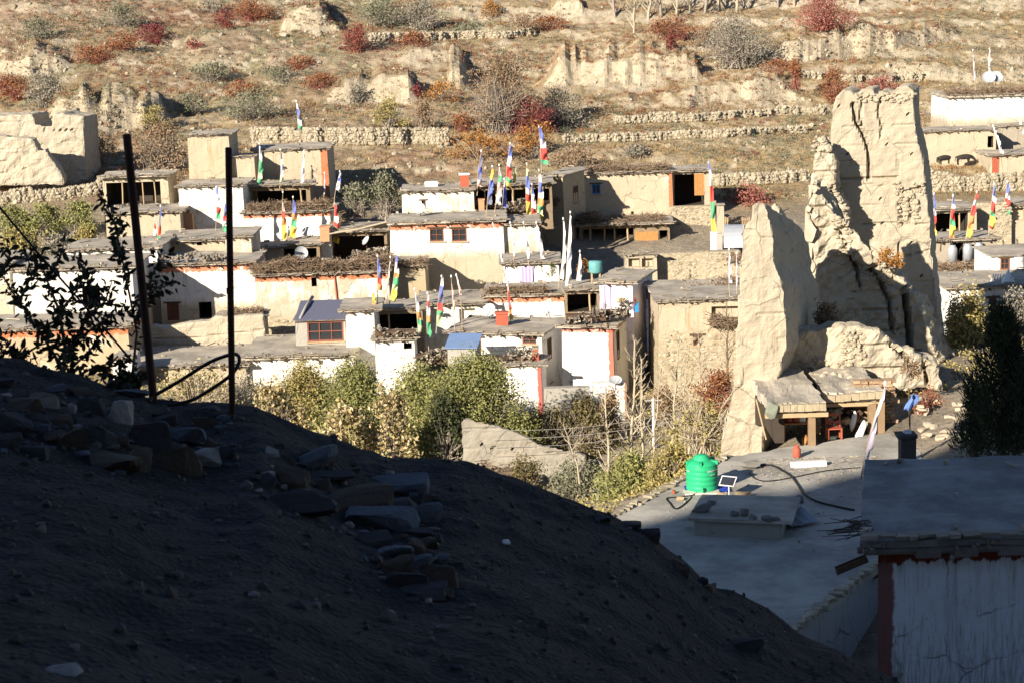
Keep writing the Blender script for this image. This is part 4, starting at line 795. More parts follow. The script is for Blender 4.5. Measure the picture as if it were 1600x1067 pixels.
heap('dry brush spread on the roof of the blue window house', 918, 272, 1046, 268, 12, 150.8, 2.5, 'brush')
heap('rounded haystack of dry brush beside the open stable', 903, 352, 938, 352, 22, 145.6, 2.2, 'brush')
heap('brush laid over the stable roof', 940, 351, 1040, 345, 7, 145.9, 3.2, 'brush')
heap('brushwood jutting from the notch of the tall tan stone house', 1110, 512, 1157, 510, 22, 107.2, 1.0, 'brush')
heap('brush layer on the roof behind the tall tan stone house', 1075, 458, 1156, 446, 10, 113, 2.2, 'brush')
heap('brushwood row along the roof of the high white house', 1484, 150, 1640, 146, 11, 176.6, 2.4, 'brush')
heap('brushwood mat under the open stores at the right', 1466, 432, 1550, 424, 20, 118.5, 1.5, 'brush')
heap('brush cap on the small mud store at the end of the yard wall', 352, 497, 408, 494, 10, 118.6, 2, 'brush')
heap('dark broken firewood at the front of the open hay shed', 172, 333, 258, 326, 9, 145, 1.2, 'logs')
heap('jumbled firewood in the dark yard left of the big cream house', 548, 408, 604, 402, 16, 134.5, 2, 'logs')
heap('round stook of dry stalks below the low garden wall', 752, 762, 812, 762, 44, 89, 1.6, 'brush')
heap('dark branch fence pile right of the small timber loggia', 516, 375, 532, 350, 28, 142.6, 1.4, 'brush')
# bare poles laid over the yard shelter
r = thing('pole_bundle', at(560, 356, 138.5), 'bundle of long bare poles laid from the roof to the big cream house', 'poles')
for i in range(7):
    a = at(515+i*4, 366-i*1.2, 138-i*.1)-r.location; b_ = at(606, 347+i*1.5, 133.5+.3*i)-r.location; G().tube([a, (a+b_)/2+Vector((0, 0, random.uniform(-.1, .1))), b_], .05, 5).build('pole', M_barkd if i % 2 else M_bark, r)
# ------------------------------------------------------------------ plants
PAL = {'red': [(.19, .045, .04), (.26, .075, .06), (.15, .05, .04)], 'rust': [(.22, .085, .04), (.30, .13, .06), (.16, .07, .04)], 'orange': [(.36, .17, .04), (.28, .12, .03), (.40, .22, .07)],
       'twig': [(.24, .165, .10), (.30, .21, .13), (.18, .12, .08)], 'grey': [(.23, .21, .17), (.29, .265, .21), (.17, .155, .125)], 'green': [(.075, .09, .03), (.12, .13, .05), (.15, .155, .06)],
       'sage': [(.17, .175, .115), (.22, .215, .145), (.13, .135, .09)], 'yellow': [(.38, .28, .07), (.30, .22, .07), (.44, .34, .11)], 'crimson': [(.16, .035, .04), (.22, .055, .06), (.12, .04, .035)],
       'pink': [(.30, .105, .085), (.36, .15, .12), (.24, .085, .07)], 'willow': [(.17, .185, .06), (.23, .235, .085), (.28, .27, .105), (.14, .155, .055)], 'gold': [(.46, .36, .20), (.36, .27, .12), (.52, .43, .27), (.22, .19, .08), (.18, .19, .07)],
       'dark': [(.03, .042, .02), (.05, .06, .028), (.07, .075, .035)], 'olive': [(.13, .11, .05), (.19, .15, .07), (.09, .085, .04)], 'mixed': [(.19, .19, .06), (.28, .24, .085), (.40, .32, .13), (.2, .16, .07)], 'white': [(.5, .46, .38), (.38, .34, .26)]}
LM = {k: leafmat('foliage_'+k, v) for k, v in PAL.items()}
TWM = {'red': M_redt, 'rust': M_redt, 'pink': M_redt, 'crimson': M_redt}
def crown_pts(n, W_, D_, H_, clump=14, spread=.22, fill=.55):
    nc_ = max(4, clump); zc = RNG.uniform(.06, 1, nc_)**.72; an = RNG.uniform(0, 6.283, nc_); rl = np.sqrt(np.clip(1-zc**2.4, 0, 1))*RNG.uniform(fill*.7, 1, nc_)
    c = np.stack([np.cos(an)*rl, np.sin(an)*rl, zc*.94], -1)
    p = c[RNG.integers(0, nc_, n)]+RNG.normal(0, spread, (n, 3))*[1, 1, .6]; p[:, 2] = np.abs(p[:, 2])
    return p*[W_/2, D_/2, H_]
def shrub(px, py, wpx, hpx, kind, label, Y=None, name='shrub', cat='shrub', nleaf=None, leaf=None, ntwig=None, group=None, sink=.15, twm=None, fill=.5, clump=None, spread=.2):
    P = gpos(px, py) if Y is None else at(px, py, Y); Yq = P.y; W_ = wpx*Yq/F; H_ = hpx*Yq/F; D_ = W_*.8
    r = thing(name, P-Vector((0, 0, sink)), label, cat, group); leaf = leaf or .16
    nleaf = nleaf if nleaf is not None else int(min(9000, 60+W_*H_*70/leaf*.22)); nt_ = ntwig if ntwig is not None else int(16+W_*H_*7)
    tip = unit(nt_); tip[:, 2] = np.abs(tip[:, 2])*.8+.25; tip *= RNG.uniform(.6, 1.05, (nt_, 1)); tip = tip*[W_/2, D_/2, H_]; tip[:, 2] = np.minimum(tip[:, 2], H_)
    base = np.stack([RNG.normal(0, W_*.10, nt_), RNG.normal(0, D_*.10, nt_), 0*tip[:, 0]], -1); mid = base*.6+tip*.4+np.stack([0*tip[:, 0], 0*tip[:, 0], H_*.14+0*tip[:, 0]], -1)+RNG.normal(0, W_*.03, (nt_, 3))
    ra = .012+.006*H_; A = np.concatenate([base, mid]); B = np.concatenate([mid, tip]); rr = np.concatenate([np.full(nt_, ra), np.full(nt_, ra*.65)]); rb = np.concatenate([np.full(nt_, ra*.65), np.full(nt_, ra*.3)])
    link('twigs', stick_mesh('twigs', A, B, rr, rb, twm or TWM.get(kind, M_greyt)), r)
    if nleaf: link('foliage', leaf_mesh('foliage', crown_pts(int(nleaf*1.35), W_, D_, H_, clump or int(8+W_*3), spread, fill), leaf*1.35, LM[kind]), r)
    return r
HB = [(556, 82, 48, 42, 'red', 'bright red round bush alone on the upper slope'), (352, 46, 34, 30, 'red', 'vivid red bush near the top left'), (392, 32, 66, 34, 'rust', 'wide rusty bush at the upper left beside the vivid red bush'), (240, 68, 66, 30, 'crimson', 'dark crimson bush patch on the left slope'),
      (190, 80, 62, 26, 'rust', 'rust brown bush left of the dark crimson patch'), (150, 98, 84, 28, 'rust', 'long rust brown bush above the left mud bluff'), (305, 76, 28, 16, 'red', 'small red bush above the pale rocks at the left'), (25, 158, 54, 40, 'rust', 'rusty bush at the far left edge above the ruins'), (72, 168, 64, 54, 'grey', 'grey twiggy bush with white stems at the far left'),
      (10, 150, 40, 26, 'red', 'small red bush touching the left edge'), (650, 148, 34, 18, 'crimson', 'low crimson bush right of the middle bluff'), (690, 158, 64, 30, 'orange', 'orange brown bush beside the low crimson bush'), (610, 204, 52, 52, 'mixed', 'yellow brown twiggy bush on the pale stone wall'), (662, 200, 44, 46, 'twig', 'brown twiggy bush right of the yellow brown one on the stone wall'),
      (725, 205, 50, 28, 'rust', 'low rust bush left of the great bare willow'), (786, 208, 116, 112, 'twig', 'great bare willow bush with yellowish crown in the middle of the slope'), (828, 206, 76, 54, 'crimson', 'crimson bush at the foot of the great bare willow'), (872, 196, 84, 58, 'grey', 'grey leaning twig bush right of the crimson bush'),
      (838, 246, 66, 54, 'orange', 'bright orange bush below the crimson bush'), (748, 246, 112, 40, 'orange', 'long orange brown hedge bush above the village roofs'), (252, 272, 92, 78, 'twig', 'reddish brown twig bush left of the tan tower house'), (245, 206, 60, 40, 'mixed', 'yellow green bush on the slope above the tan tower house'), (158, 262, 52, 50, 'twig', 'brown bush in the shadow of the left ruins'),
      (120, 275, 44, 28, 'twig', 'low brown bush at the foot of the left ruins'), (392, 186, 116, 44, 'sage', 'grey green bush patch above the pale stone wall'), (600, 40, 96, 42, 'sage', 'grey green thicket near the top middle'), (662, 44, 82, 42, 'grey', 'grey thicket right of the grey green thicket'), (770, 28, 36, 26, 'orange', 'small orange bush near the top middle'),
      (1052, 62, 76, 36, 'rust', 'rust red bush under the bare tree trunks'), (1048, 78, 26, 24, 'red', 'small bright red bush beside the upper bluff'), (1108, 74, 60, 30, 'twig', 'brown bush between the rust red bush and the grey willow'), (1150, 104, 112, 78, 'grey', 'large grey bare willow bush right of the upper bluff'), (1288, 46, 94, 52, 'pink', 'large reddish twig bush near the top right'),
      (1215, 116, 66, 22, 'rust', 'low rust red bush at the foot of the grey willow'), (1243, 140, 28, 46, 'rust', 'dark rust bush at the end of the terrace bank'), (1306, 160, 54, 50, 'rust', 'rust bush at the left shoulder of the tall cracked tower'), (1374, 142, 66, 22, 'pink', 'reddish bush peeking over the tall cracked tower'), (896, 262, 78, 32, 'twig', 'brown twig bush behind the blue window house'),
      (992, 248, 46, 26, 'grey', 'grey bush on the terrace above the blue window house'), (820, 52, 60, 28, 'twig', 'brown bush at the left foot of the upper terrace'), (860, 46, 64, 22, 'rust', 'low reddish bush beneath the top pale boulder'), (1470, 48, 40, 16, 'twig', 'small brown bush at the end of the right bluff'), (470, 108, 66, 22, 'rust', 'rust bush on the middle left slope'),
      (440, 128, 60, 24, 'sage', 'sage bush below the rust bush on the middle left slope'), (500, 140, 70, 26, 'rust', 'reddish low bush left of the middle bluff'), (330, 128, 80, 30, 'sage', 'sage bush patch right of the left mud bluff'), (380, 150, 70, 24, 'rust', 'rusty bush strip below the sage patch'), (300, 180, 60, 34, 'sage', 'sage bush above the stone wall of the tan tower house'),
      (60, 60, 70, 30, 'sage', 'sage bush patch at the far upper left'), (190, 40, 80, 30, 'sage', 'pale sage patch near the top left corner'), (330, 20, 40, 22, 'grey', 'dark grey bush at the top left'), (1355, 122, 60, 14, 'twig', 'low brown bush on the path right of the grey willow'), (730, 60, 70, 26, 'sage', 'sage bush under the upper stone wall'), (560, 160, 40, 30, 'grey', 'grey bush in the hollow under the middle bluff'), (640, 70, 60, 20, 'rust', 'reddish bush right of the bright red round bush')]
for q in HB: shrub(*q)
shrub(1174, 348, 84, 58, 'pink', 'large pinkish bare bush behind the picket fence', Y=156)
for px, py, w_, h_, k, lab in ((560, 338, 64, 52, 'sage', 'tall green stalk bush in the garden left of the cream upper storey'), (604, 340, 56, 66, 'sage', 'tall green stalk bush right against the cream upper storey'), (20, 368, 64, 46, 'willow', 'green shrub at the left end of the garden row'), (70, 366, 64, 46, 'willow', 'green shrub in the middle of the left garden row'), (124, 364, 66, 46, 'willow', 'green shrub at the right end of the left garden row'),
                          (140, 388, 52, 34, 'mixed', 'yellow orange shrub below the left garden row'), (30, 420, 90, 60, 'mixed', 'olive yellow shrub behind the leafy dark tree'), (96, 402, 60, 36, 'grey', 'pale seed head bush above the white gateway house')):
    shrub(px, py, w_, h_, k, lab, Y=147 if py < 372 and px < 200 else (149 if px > 200 else 136), nleaf=1500, leaf=.17)
shrub(1384, 415, 46, 28, 'orange', 'dry orange weeds growing on the sloping ruin wall', Y=83.4, nleaf=500, leaf=.1); shrub(1292, 516, 52, 46, 'twig', 'dry reddish brown weeds inside the ruin', Y=78, nleaf=700, leaf=.09, ntwig=160)
shrub(1420, 585, 40, 34, 'twig', 'dry weeds at the right end of the low ruin wall', Y=73, nleaf=400, leaf=.08); shrub(1446, 640, 50, 44, 'rust', 'dry reddish weeds beside the path at the right', Y=67.5, nleaf=500, leaf=.07, ntwig=120)
shrub(1145, 405, 40, 16, 'twig', 'small dry weed clump on the terrace wall', Y=128.5, nleaf=200, leaf=.1)
# the big shrubs of the front garden
shrub(742, 742, 200, 190, 'willow', 'big round green willow shrub in front of the white houses', Y=97, nleaf=34000, leaf=.105, ntwig=160, fill=.55, clump=110, spread=.13)
shrub(655, 738, 130, 168, 'willow', 'green willow shrub just left of the big round one', Y=99, nleaf=18000, leaf=.105, ntwig=110, clump=60, spread=.15); shrub(560, 722, 150, 156, 'willow', 'olive green willow shrub in the middle of the garden hedge', Y=101, nleaf=18000, leaf=.105, ntwig=110, clump=60, spread=.15); shrub(478, 712, 130, 142, 'mixed', 'olive yellow shrub in front of the long grey roof', Y=102, nleaf=14000, leaf=.105, ntwig=100, clump=46, spread=.16)
shrub(612, 738, 84, 132, 'gold', 'pale golden leaved sapling clump left of the big green shrub', Y=93, nleaf=1900, leaf=.17, ntwig=130, clump=30, spread=.18); shrub(535, 715, 84, 86, 'gold', 'golden leaved shrub behind the bank crest', Y=92, nleaf=1700, leaf=.17, ntwig=110, clump=26, spread=.18)
shrub(432, 692, 96, 98, 'gold', 'golden brown shrub right of the rusty posts', Y=94, nleaf=1700, leaf=.16, ntwig=120, clump=26, spread=.18); shrub(310, 655, 140, 84, 'gold', 'pale dry shrub tangle between the two rusty posts', Y=97, nleaf=1500, leaf=.13, ntwig=300, clump=24, twm=M_bark); shrub(390, 672, 90, 90, 'white', 'whitish dry twig shrub behind the right rusty post', Y=100, nleaf=1500, leaf=.12, ntwig=220, twm=M_bark)
shrub(700, 745, 70, 130, 'dark', 'dark green lower shrub in the shade of the big round shrub', Y=94.5, nleaf=2500, leaf=.14)
shrub(850, 712, 90, 84, 'olive', 'dark olive bush behind the low garden wall', Y=98, nleaf=4500, leaf=.12, ntwig=200); shrub(912, 712, 90, 88, 'olive', 'dark brown olive bush at the right end of the garden wall', Y=98.5, nleaf=4500, leaf=.12, ntwig=200)
shrub(955, 690, 50, 76, 'twig', 'reddish brown bush below the grey yard wall', Y=101, nleaf=1400, leaf=.12)
shrub(900, 800, 110, 86, 'sage', 'grey green shrub below the low garden wall', Y=84, nleaf=4200, leaf=.10, ntwig=150); shrub(985, 800, 120, 100, 'willow', 'green leafy shrub left of the roof terrace', Y=81, nleaf=5500, leaf=.11, ntwig=160, clump=30)
shrub(1050, 770, 90, 86, 'mixed', 'yellow green shrub against the edge of the roof terrace', Y=80, nleaf=3200, leaf=.11, ntwig=200); shrub(820, 775, 70, 66, 'olive', 'dry brown shrub right of the round stook', Y=87, nleaf=1500, leaf=.1)
shrub(1095, 700, 90, 90, 'mixed', 'tangle of dry twigs with few yellow leaves behind the tank', Y=79, nleaf=900, leaf=.11, ntwig=420, twm=M_bark); shrub(1120, 640, 90, 60, 'rust', 'brown thicket at the foot of the tall tan stone house', Y=97, nleaf=2000, leaf=.11, ntwig=240); shrub(1040, 660, 60, 60, 'twig', 'dark twig bush in the shade between the houses', Y=101, nleaf=900, leaf=.12)
shrub(1512, 612, 80, 156, 'mixed', 'tall yellow green shrub in front of the big white house', Y=90, nleaf=6500, leaf=.13, ntwig=200, clump=40); shrub(1492, 560, 40, 100, 'white', 'pale leafed sapling right beside the tall cracked tower', Y=96, nleaf=700, leaf=.13, ntwig=120); shrub(1590, 560, 70, 110, 'grey', 'pale twiggy bush at the right edge by the big white house', Y=95, nleaf=1300, leaf=.13, ntwig=160)
# bare trees
def bare_tree(px0, py0, px1, py1, Y, label, mat=M_bark, spread=.3, nb=26, leafk=None, nleaf=0, rad=None, start=.25, name='bare_tree', sub=5):
    P = at(px0, py0, Y); T = at(px1, py1, Y+random.uniform(-.5, .5)); H_ = (T-P).length; r = thing(name, P, label, 'tree'); d = T-P; rad = rad or .011*H_+.015
    pts = [d*(i/8)+Vector((random.uniform(-1, 1), random.uniform(-1, 1), 0))*H_*.012*(1 if 0 < i < 8 else 0) for i in range(9)]
    g = G(); g.tube([pts[0]-Vector((0, 0, .6))]+pts[1:], [rad*1.1*(1-.7*i/8) for i in range(9)], 6); g.build('trunk', mat, r)
    A = []; B = []; ra = []; rb = []; tips = []
    for i in range(nb):
        tt = start+(1-start)*(i+.5)/nb; k = min(7, int(tt*8)); s = pts[k].lerp(pts[k+1], tt*8-k); az = random.uniform(0, 6.28); L = H_*spread*(1.15-tt*.75)*random.uniform(.6, 1.2)
        dv = Vector((math.cos(az)*.75, math.sin(az)*.75, random.uniform(.5, 1.0))).normalized(); m_ = s+dv*L*.5; e = m_+(dv+Vector((random.uniform(-.3, .3), random.uniform(-.3, .3), .35))).normalized()*L*.5
        rr = rad*(1-.8*tt)*.5+.006; A += [s, m_]; B += [m_, e]; ra += [rr, rr*.7]; rb += [rr*.7, rr*.3]
        for q in range(sub):
            f = random.uniform(.25, 1); o = s.lerp(m_, f*2) if f < .5 else m_.lerp(e, f*2-1); dv2 = (dv+Vector((random.uniform(-1, 1), random.uniform(-1, 1), random.uniform(-.3, .9)))*.8).normalized(); e2 = o+dv2*L*random.uniform(.2, .45)
            A.append(o); B.append(e2); ra.append(rr*.45+.002); rb.append(.004); tips.append(e2)
    link('branches', stick_mesh('branches', np.array(A), np.array(B), np.array(ra), np.array(rb), mat), r)
    if leafk:
        tp = np.array(tips); C = tp[RNG.integers(0, len(tp), nleaf)]+RNG.normal(0, .12, (nleaf, 3)); link('leaves', leaf_mesh('leaves', C, .10, LM[leafk]), r)
    return r
bare_tree(952, 812, 946, 605, 81, 'pale bare poplar, leftmost of the bare trees by the terrace', spread=.16); bare_tree(985, 795, 992, 530, 82.5, 'tallest pale bare poplar in front of the white houses', spread=.17, nb=34); bare_tree(1002, 790, 1003, 560, 84, 'slim bare poplar close behind the tallest one', spread=.15)
bare_tree(1012, 780, 1036, 560, 86, 'slanting thin bare sapling right of the tallest poplar', spread=.16, rad=.05); bare_tree(1048, 745, 1062, 520, 88, 'bare tree with a few yellow leaves before the tall tan stone house', spread=.22, leafk='gold', nleaf=160, rad=.07); bare_tree(1138, 640, 1136, 470, 102, 'thin bare tree against the tan stone house beside the end-on ruin', spread=.2, mat=M_barkd, rad=.07)
bare_tree(1085, 720, 1150, 600, 78.5, 'leaning dry branch tree behind the green tank', spread=.3, rad=.05); bare_tree(1060, 690, 1075, 560, 97, 'small bare tree with yellow leaves at the foot of the tan stone house', spread=.3, leafk='gold', nleaf=220, rad=.05)
bare_tree(1095, 640, 1090, 510, 103, 'thin bare bush tree below the small brown window', spread=.26, rad=.045); bare_tree(905, 735, 880, 660, 83, 'crooked bare stem left of the leftmost poplar', spread=.4, rad=.04, nb=14)
for i, (px, py, lean, lab) in enumerate(((962, 30, -6, 'leftmost grey trunk of the bare grove at the top'), (990, 52, 2, 'tall white stemmed tree lowest in the bare grove'), (1012, 32, 8, 'grey forked trunk left in the bare grove'), (1034, 28, -4, 'pale trunk of the bare grove above the rust red bush'), (1056, 24, 6, 'leaning pale trunk in the middle of the bare grove'), (1078, 22, 0, 'thick grey trunk in the middle of the bare grove'), (1100, 22, 9, 'slender trunk in the right half of the bare grove'), (1126, 18, -7, 'pale trunk right in the bare grove'), (1150, 20, 4, 'rightmost trunk of the main bare grove'), (1215, 14, -3, 'lone pale trunk right of the bare grove'), (1240, 12, 3, 'second pale trunk right of the bare grove'), (1340, 8, 2, 'pale trunk above the large reddish twig bush'), (1418, 4, 0, 'rightmost pale trunk at the top edge'))):
    Yt = gpos(px, py).y; bare_tree(px, py, px+lean*2, py-110, Yt, lab, spread=.28, nb=30, rad=.17 if i != 1 else .13, start=.05, name='willow_tree', mat=M_bark if i % 3 else M_greyt, sub=4)
# dark conifer at the right, in the shade
def conifer(px, py, ptx, pty, wpx, Y, label, n=9000):
    P = at(px, py, Y); T = at(ptx, pty, Y); H_ = T.z-P.z; W_ = wpx*Y/F; r = thing('juniper_tree', P, label, 'tree'); G().tube([(0, 0, -.5), (0, 0, H_*.5), (0, 0, H_*.95)], [.16, .1, .02], 7).build('trunk', M_barkd, r)
    nc_ = 150; tc_ = RNG.random(nc_)**.85; an = RNG.uniform(0, 6.28, nc_); rr = W_/2*(1-tc_)**.6*RNG.uniform(.35, 1.15, nc_)*(1+.3*np.sin(an*3+tc_*9)); c = np.stack([np.cos(an)*rr, np.sin(an)*rr, tc_*H_*.97+.2], -1)
    p = c[RNG.integers(0, nc_, n)]+RNG.normal(0, 1, (n, 3))*[.14, .14, .24]; d = p*[1, 1, 0]/(np.linalg.norm(p*[1, 1, 0], axis=1, keepdims=True)+.1)*.07+RNG.normal(0, .03, (n, 3))+[0, 0, .10]
    link('foliage', stick_mesh('foliage', p, p+d, .022, .006, LM['dark']), r)
    B = c*[.95, .95, 1]; A = np.stack([0*B[:, 0], 0*B[:, 0], B[:, 2]*.85], -1); link('branches', stick_mesh('branches', A, B, .03, .01, M_barkd), r)
conifer(1564, 712, 1562, 496, 125, 58, 'dark juniper tree standing behind the shaded house roof', 13000); conifer(1612, 712, 1608, 560, 90, 57, 'dark juniper bush cut by the right edge', 6000); conifer(1522, 706, 1518, 610, 44, 59.5, 'small dark juniper at the left foot of the tall juniper', 2500)
# ------------------------------------------------------------------ loose cover of the hillside: stones, tufts, dwarf shrubs
n = 64000; Yr = RNG.uniform(156.5, 238, n); Xr = RNG.uniform(-1, 1, n)*Yr*.30; Zr = ground_z(Xr, Yr); sl = (ground_z(Xr, Yr+.35)-ground_z(Xr, Yr-.35))/.7; patch = fbm(np.stack([Xr, Yr, 0*Xr], -1), .12, 3, 91)
keep = (RNG.random(n) < np.clip((sl-.35)*1.0, .05, .8)*np.clip(.5+patch*2.2, .1, 1)); C = np.stack([Xr, Yr, Zr], -1)[keep]; S = RNG.gamma(2.2, .055, (len(C), 1)).clip(.05, .6)*RNG.uniform(.6, 1.2, (len(C), 3)); big = RNG.random(len(C)) < .006; S[big] *= 2.2; S = S.clip(.04, .75)
tag(link('field_stones', rocks_mesh('field_stones', C, S, M_stone)), 'pale field stones strewn over the terraced slope', None, None, 'stuff')
def cover(name, label, n, dens, size, h, mats, per, y0=156.5, y1=240, seed=0, thin=False):
    Yr = RNG.uniform(y0, y1, n); Xr = RNG.uniform(-1, 1, n)*Yr*.30; pt = fbm(np.stack([Xr, Yr, 0*Xr], -1), .1, 4, 95+seed); k = pt > dens; Xr, Yr = Xr[k], Yr[k]; m_ = len(Xr); C = np.stack([Xr, Yr, ground_z(Xr, Yr)], -1); sz = RNG.uniform(.6, 1.4, m_)*size
    Cc = np.repeat(C, per, 0); ss = np.repeat(sz, per)[:, None]
    if thin: A = Cc+RNG.normal(0, .35, (len(Cc), 3))*ss*[1, 1, 0]; B = A+np.concatenate([RNG.normal(0, .25, (len(Cc), 2)), RNG.uniform(.5, 1, (len(Cc), 1))], 1)*ss*h; me = stick_mesh(name, A, B, .018, .004, mats)
    else: p = unit(len(Cc)); p[:, 2] = np.abs(p[:, 2])*h; me = leaf_mesh(name, Cc+p*RNG.uniform(.4, 1, (len(Cc), 1))*ss, .15, mats)
    tag(link(name, me), label, None, None, 'stuff')
cover('sage_scrub', 'low grey green scrub covering the slope', 8000, .0, .5, .7, LM['sage'], 26, seed=1); cover('rust_scrub', 'low rust coloured scrub covering the slope', 5200, .07, .45, .7, LM['rust'], 26, seed=2); cover('brown_scrub', 'low brown scrub covering the slope', 8500, -.03, .42, .8, LM['twig'], 24, seed=3)
cover('dry_grass', 'dry grass tufts on the terraces', 9000, -.1, .35, .9, leafmat('dry_grass_blades', [(.36, .26, .13), (.28, .2, .1), (.44, .34, .19)]), 12, seed=4, thin=True); cover('red_scrub', 'scattered low red scrub on the slope', 2000, .16, .45, .7, LM['red'], 26, y0=172, seed=6)
cover('garden_weeds', 'weeds and dry growth over the garden ground', 2600, -.3, .5, .9, LM['mixed'], 20, y0=74, y1=112, seed=7)
# pale dry stone terrace walls across the slope
def slope_wall(label, pts, hpx):
    C = []
    for (ax, ay), (bx, by) in zip(pts[:-1], pts[1:]):
        n = int(abs(bx-ax)/1.15)
        for i in range(n):
            px = ax+(bx-ax)*(i+random.random())/n; Pb = gpos(px, ay+(by-ay)*(i/n)); hh = hpx*Pb.y/F*(.75+.3*float(vnoise([px*.03, 1.5, 2.5])))
            for k in range(int(hh/.24)+1): C.append((Pb.x+random.uniform(-.1, .1), Pb.y+random.uniform(-.05, .25)-.4+.05*k, Pb.z+k*.24+random.uniform(-.05, .05)))
    C = np.array(C); o = thing('stone_wall', C[0], label, 'wall'); link('stones', rocks_mesh('stones', C-C[0], RNG.uniform(.11, .26, (len(C), 3)), M_stone), o)['kind'] = 'stuff'
slope_wall('pale dry stone wall above the roofs of the upper left houses', [(395, 222), (520, 224), (700, 224)], 30); slope_wall('pale dry stone wall across the upper middle slope', [(578, 64), (700, 62), (835, 56)], 15); slope_wall('rubble terrace wall above the blue window house', [(880, 222), (1000, 218), (1140, 212), (1260, 206)], 13); slope_wall('broken rubble terrace wall right of the middle slope', [(960, 192), (1080, 188), (1200, 180), (1290, 178)], 15)
slope_wall('rubble bank below the far left ruins', [(0, 318), (90, 312), (165, 300)], 22); slope_wall('rubble terrace wall at the right shoulder of the tall tower', [(1445, 250), (1480, 246), (1540, 240)], 12); slope_wall('rubble terrace wall left of the tall tower above the pink bush', [(1090, 290), (1180, 286), (1262, 282)], 22); slope_wall('rubble heap wall below the cattle at the right', [(1446, 300), (1500, 298), (1600, 296)], 34); slope_wall('upper rubble terrace wall above the long bluff', [(1240, 118), (1330, 128), (1440, 126)], 12)
bpy.context.view_layer.update()
def ruin_stones(o, boxes):
    C = []
    for x0, y0, x1, y1, n, Yq in boxes:
        for _ in range(n):
            p = hit(random.uniform(x0, x1), random.uniform(y0, y1), Yq, 3); C.append(p-o.location)
    n = len(C); link('stones', rocks_mesh('stones', np.array([list(c) for c in C]), np.stack([RNG.uniform(.07, .2, n), RNG.uniform(.08, .16, n), RNG.uniform(.05, .12, n)], -1), plain('ruin_stone', (.40, .35, .27), .9, .35, 4)), o)['kind'] = 'stuff'
rw = [o for o in bpy.data.objects if o.name.startswith('ruined_wall')]
def byl(t_): return [o for o in rw if t_ in o['label']][0]
ruin_stones(tower, [(1402, 306, 1434, 352, 90, 92), (1335, 146, 1430, 160, 50, 92), (1395, 285, 1446, 305, 40, 92)]); ruin_stones(byl('slender'), [(1284, 285, 1322, 350, 110, 90), (1270, 220, 1300, 236, 16, 90)]); ruin_stones(byl('sloping eroded'), [(1300, 340, 1330, 400, 40, 84), (1345, 410, 1400, 440, 40, 84)]); ruin_stones(byl('low broken'), [(1316, 520, 1352, 560, 70, 76), (1250, 560, 1330, 590, 40, 76)])
# ------------------------------------------------------------------ prayer flags on poles
def pflag(xt, yt, xb, yb, Y, cols, wpx, c0, c1, label, group='prayer flags over the roofs', tip=True, tail=False):
    P = hit(xb, yb, Y, 3.5); Yq = P.y; T = at(xt, yt, Yq); r = thing('prayer_flag', P, label, 'prayer flag', group); d = T-P; H_ = d.length
    bow = Vector((random.uniform(-.035, .035)*H_, 0, 0)); pts = [d*(i/5)+bow*math.sin(math.pi*i/5) for i in range(6)]
    g = G(); g.tube([pts[0]-d.normalized()*.3]+pts, [.032]+[.032-.018*i/5 for i in range(6)], 6)
    g.build('pole', M_woodp if random.random() < .6 else M_bark, r)
    if tip: g = G(); g.lathe([(0, -.02), (.05, .02), (.06, .09), (.02, .16), (0, .18)], 7); g.build('finial', M_white, r, tuple(d))
    ny, nx = 26, 5; w_ = wpx*Yq/F*(.62 if set(cols) <= set('wsv') else .84); V = []; ph = random.uniform(0, 6)
    for j in range(ny+1):
        f = c0+(c1-c0)*j/ny; k = (1-f)*5; i = min(4, int(k)); b_ = pts[i].lerp(pts[i+1], k-i)
        ww = w_*(.35+.65*min(1, j/ny*1.6))*(1+.12*math.sin(j*.9+ph))
        for q in range(nx+1):
            u = q/nx; V.append((b_.x+ww*u*.86, b_.y+ww*(.5*math.sin(u*4.2+j*.6+ph)*u)-.03, b_.z-ww*u*(.35+.3*math.sin(ph))-.09*math.sin(j*1.3+ph)*u+random.uniform(-.03, .03)*u))
    Fs = []; mi = []
    for j in range(ny):
        for q in range(nx): a = j*(nx+1)+q; Fs.append((a, a+nx+1, a+nx+2, a+1)); mi.append(min(len(cols)-1, int(j/ny*len(cols))))
    me = mesh_np('flag', np.array(V), np.array(Fs), [M_flag[c] for c in cols], mi, smooth=True); link('flag', me, r); return r
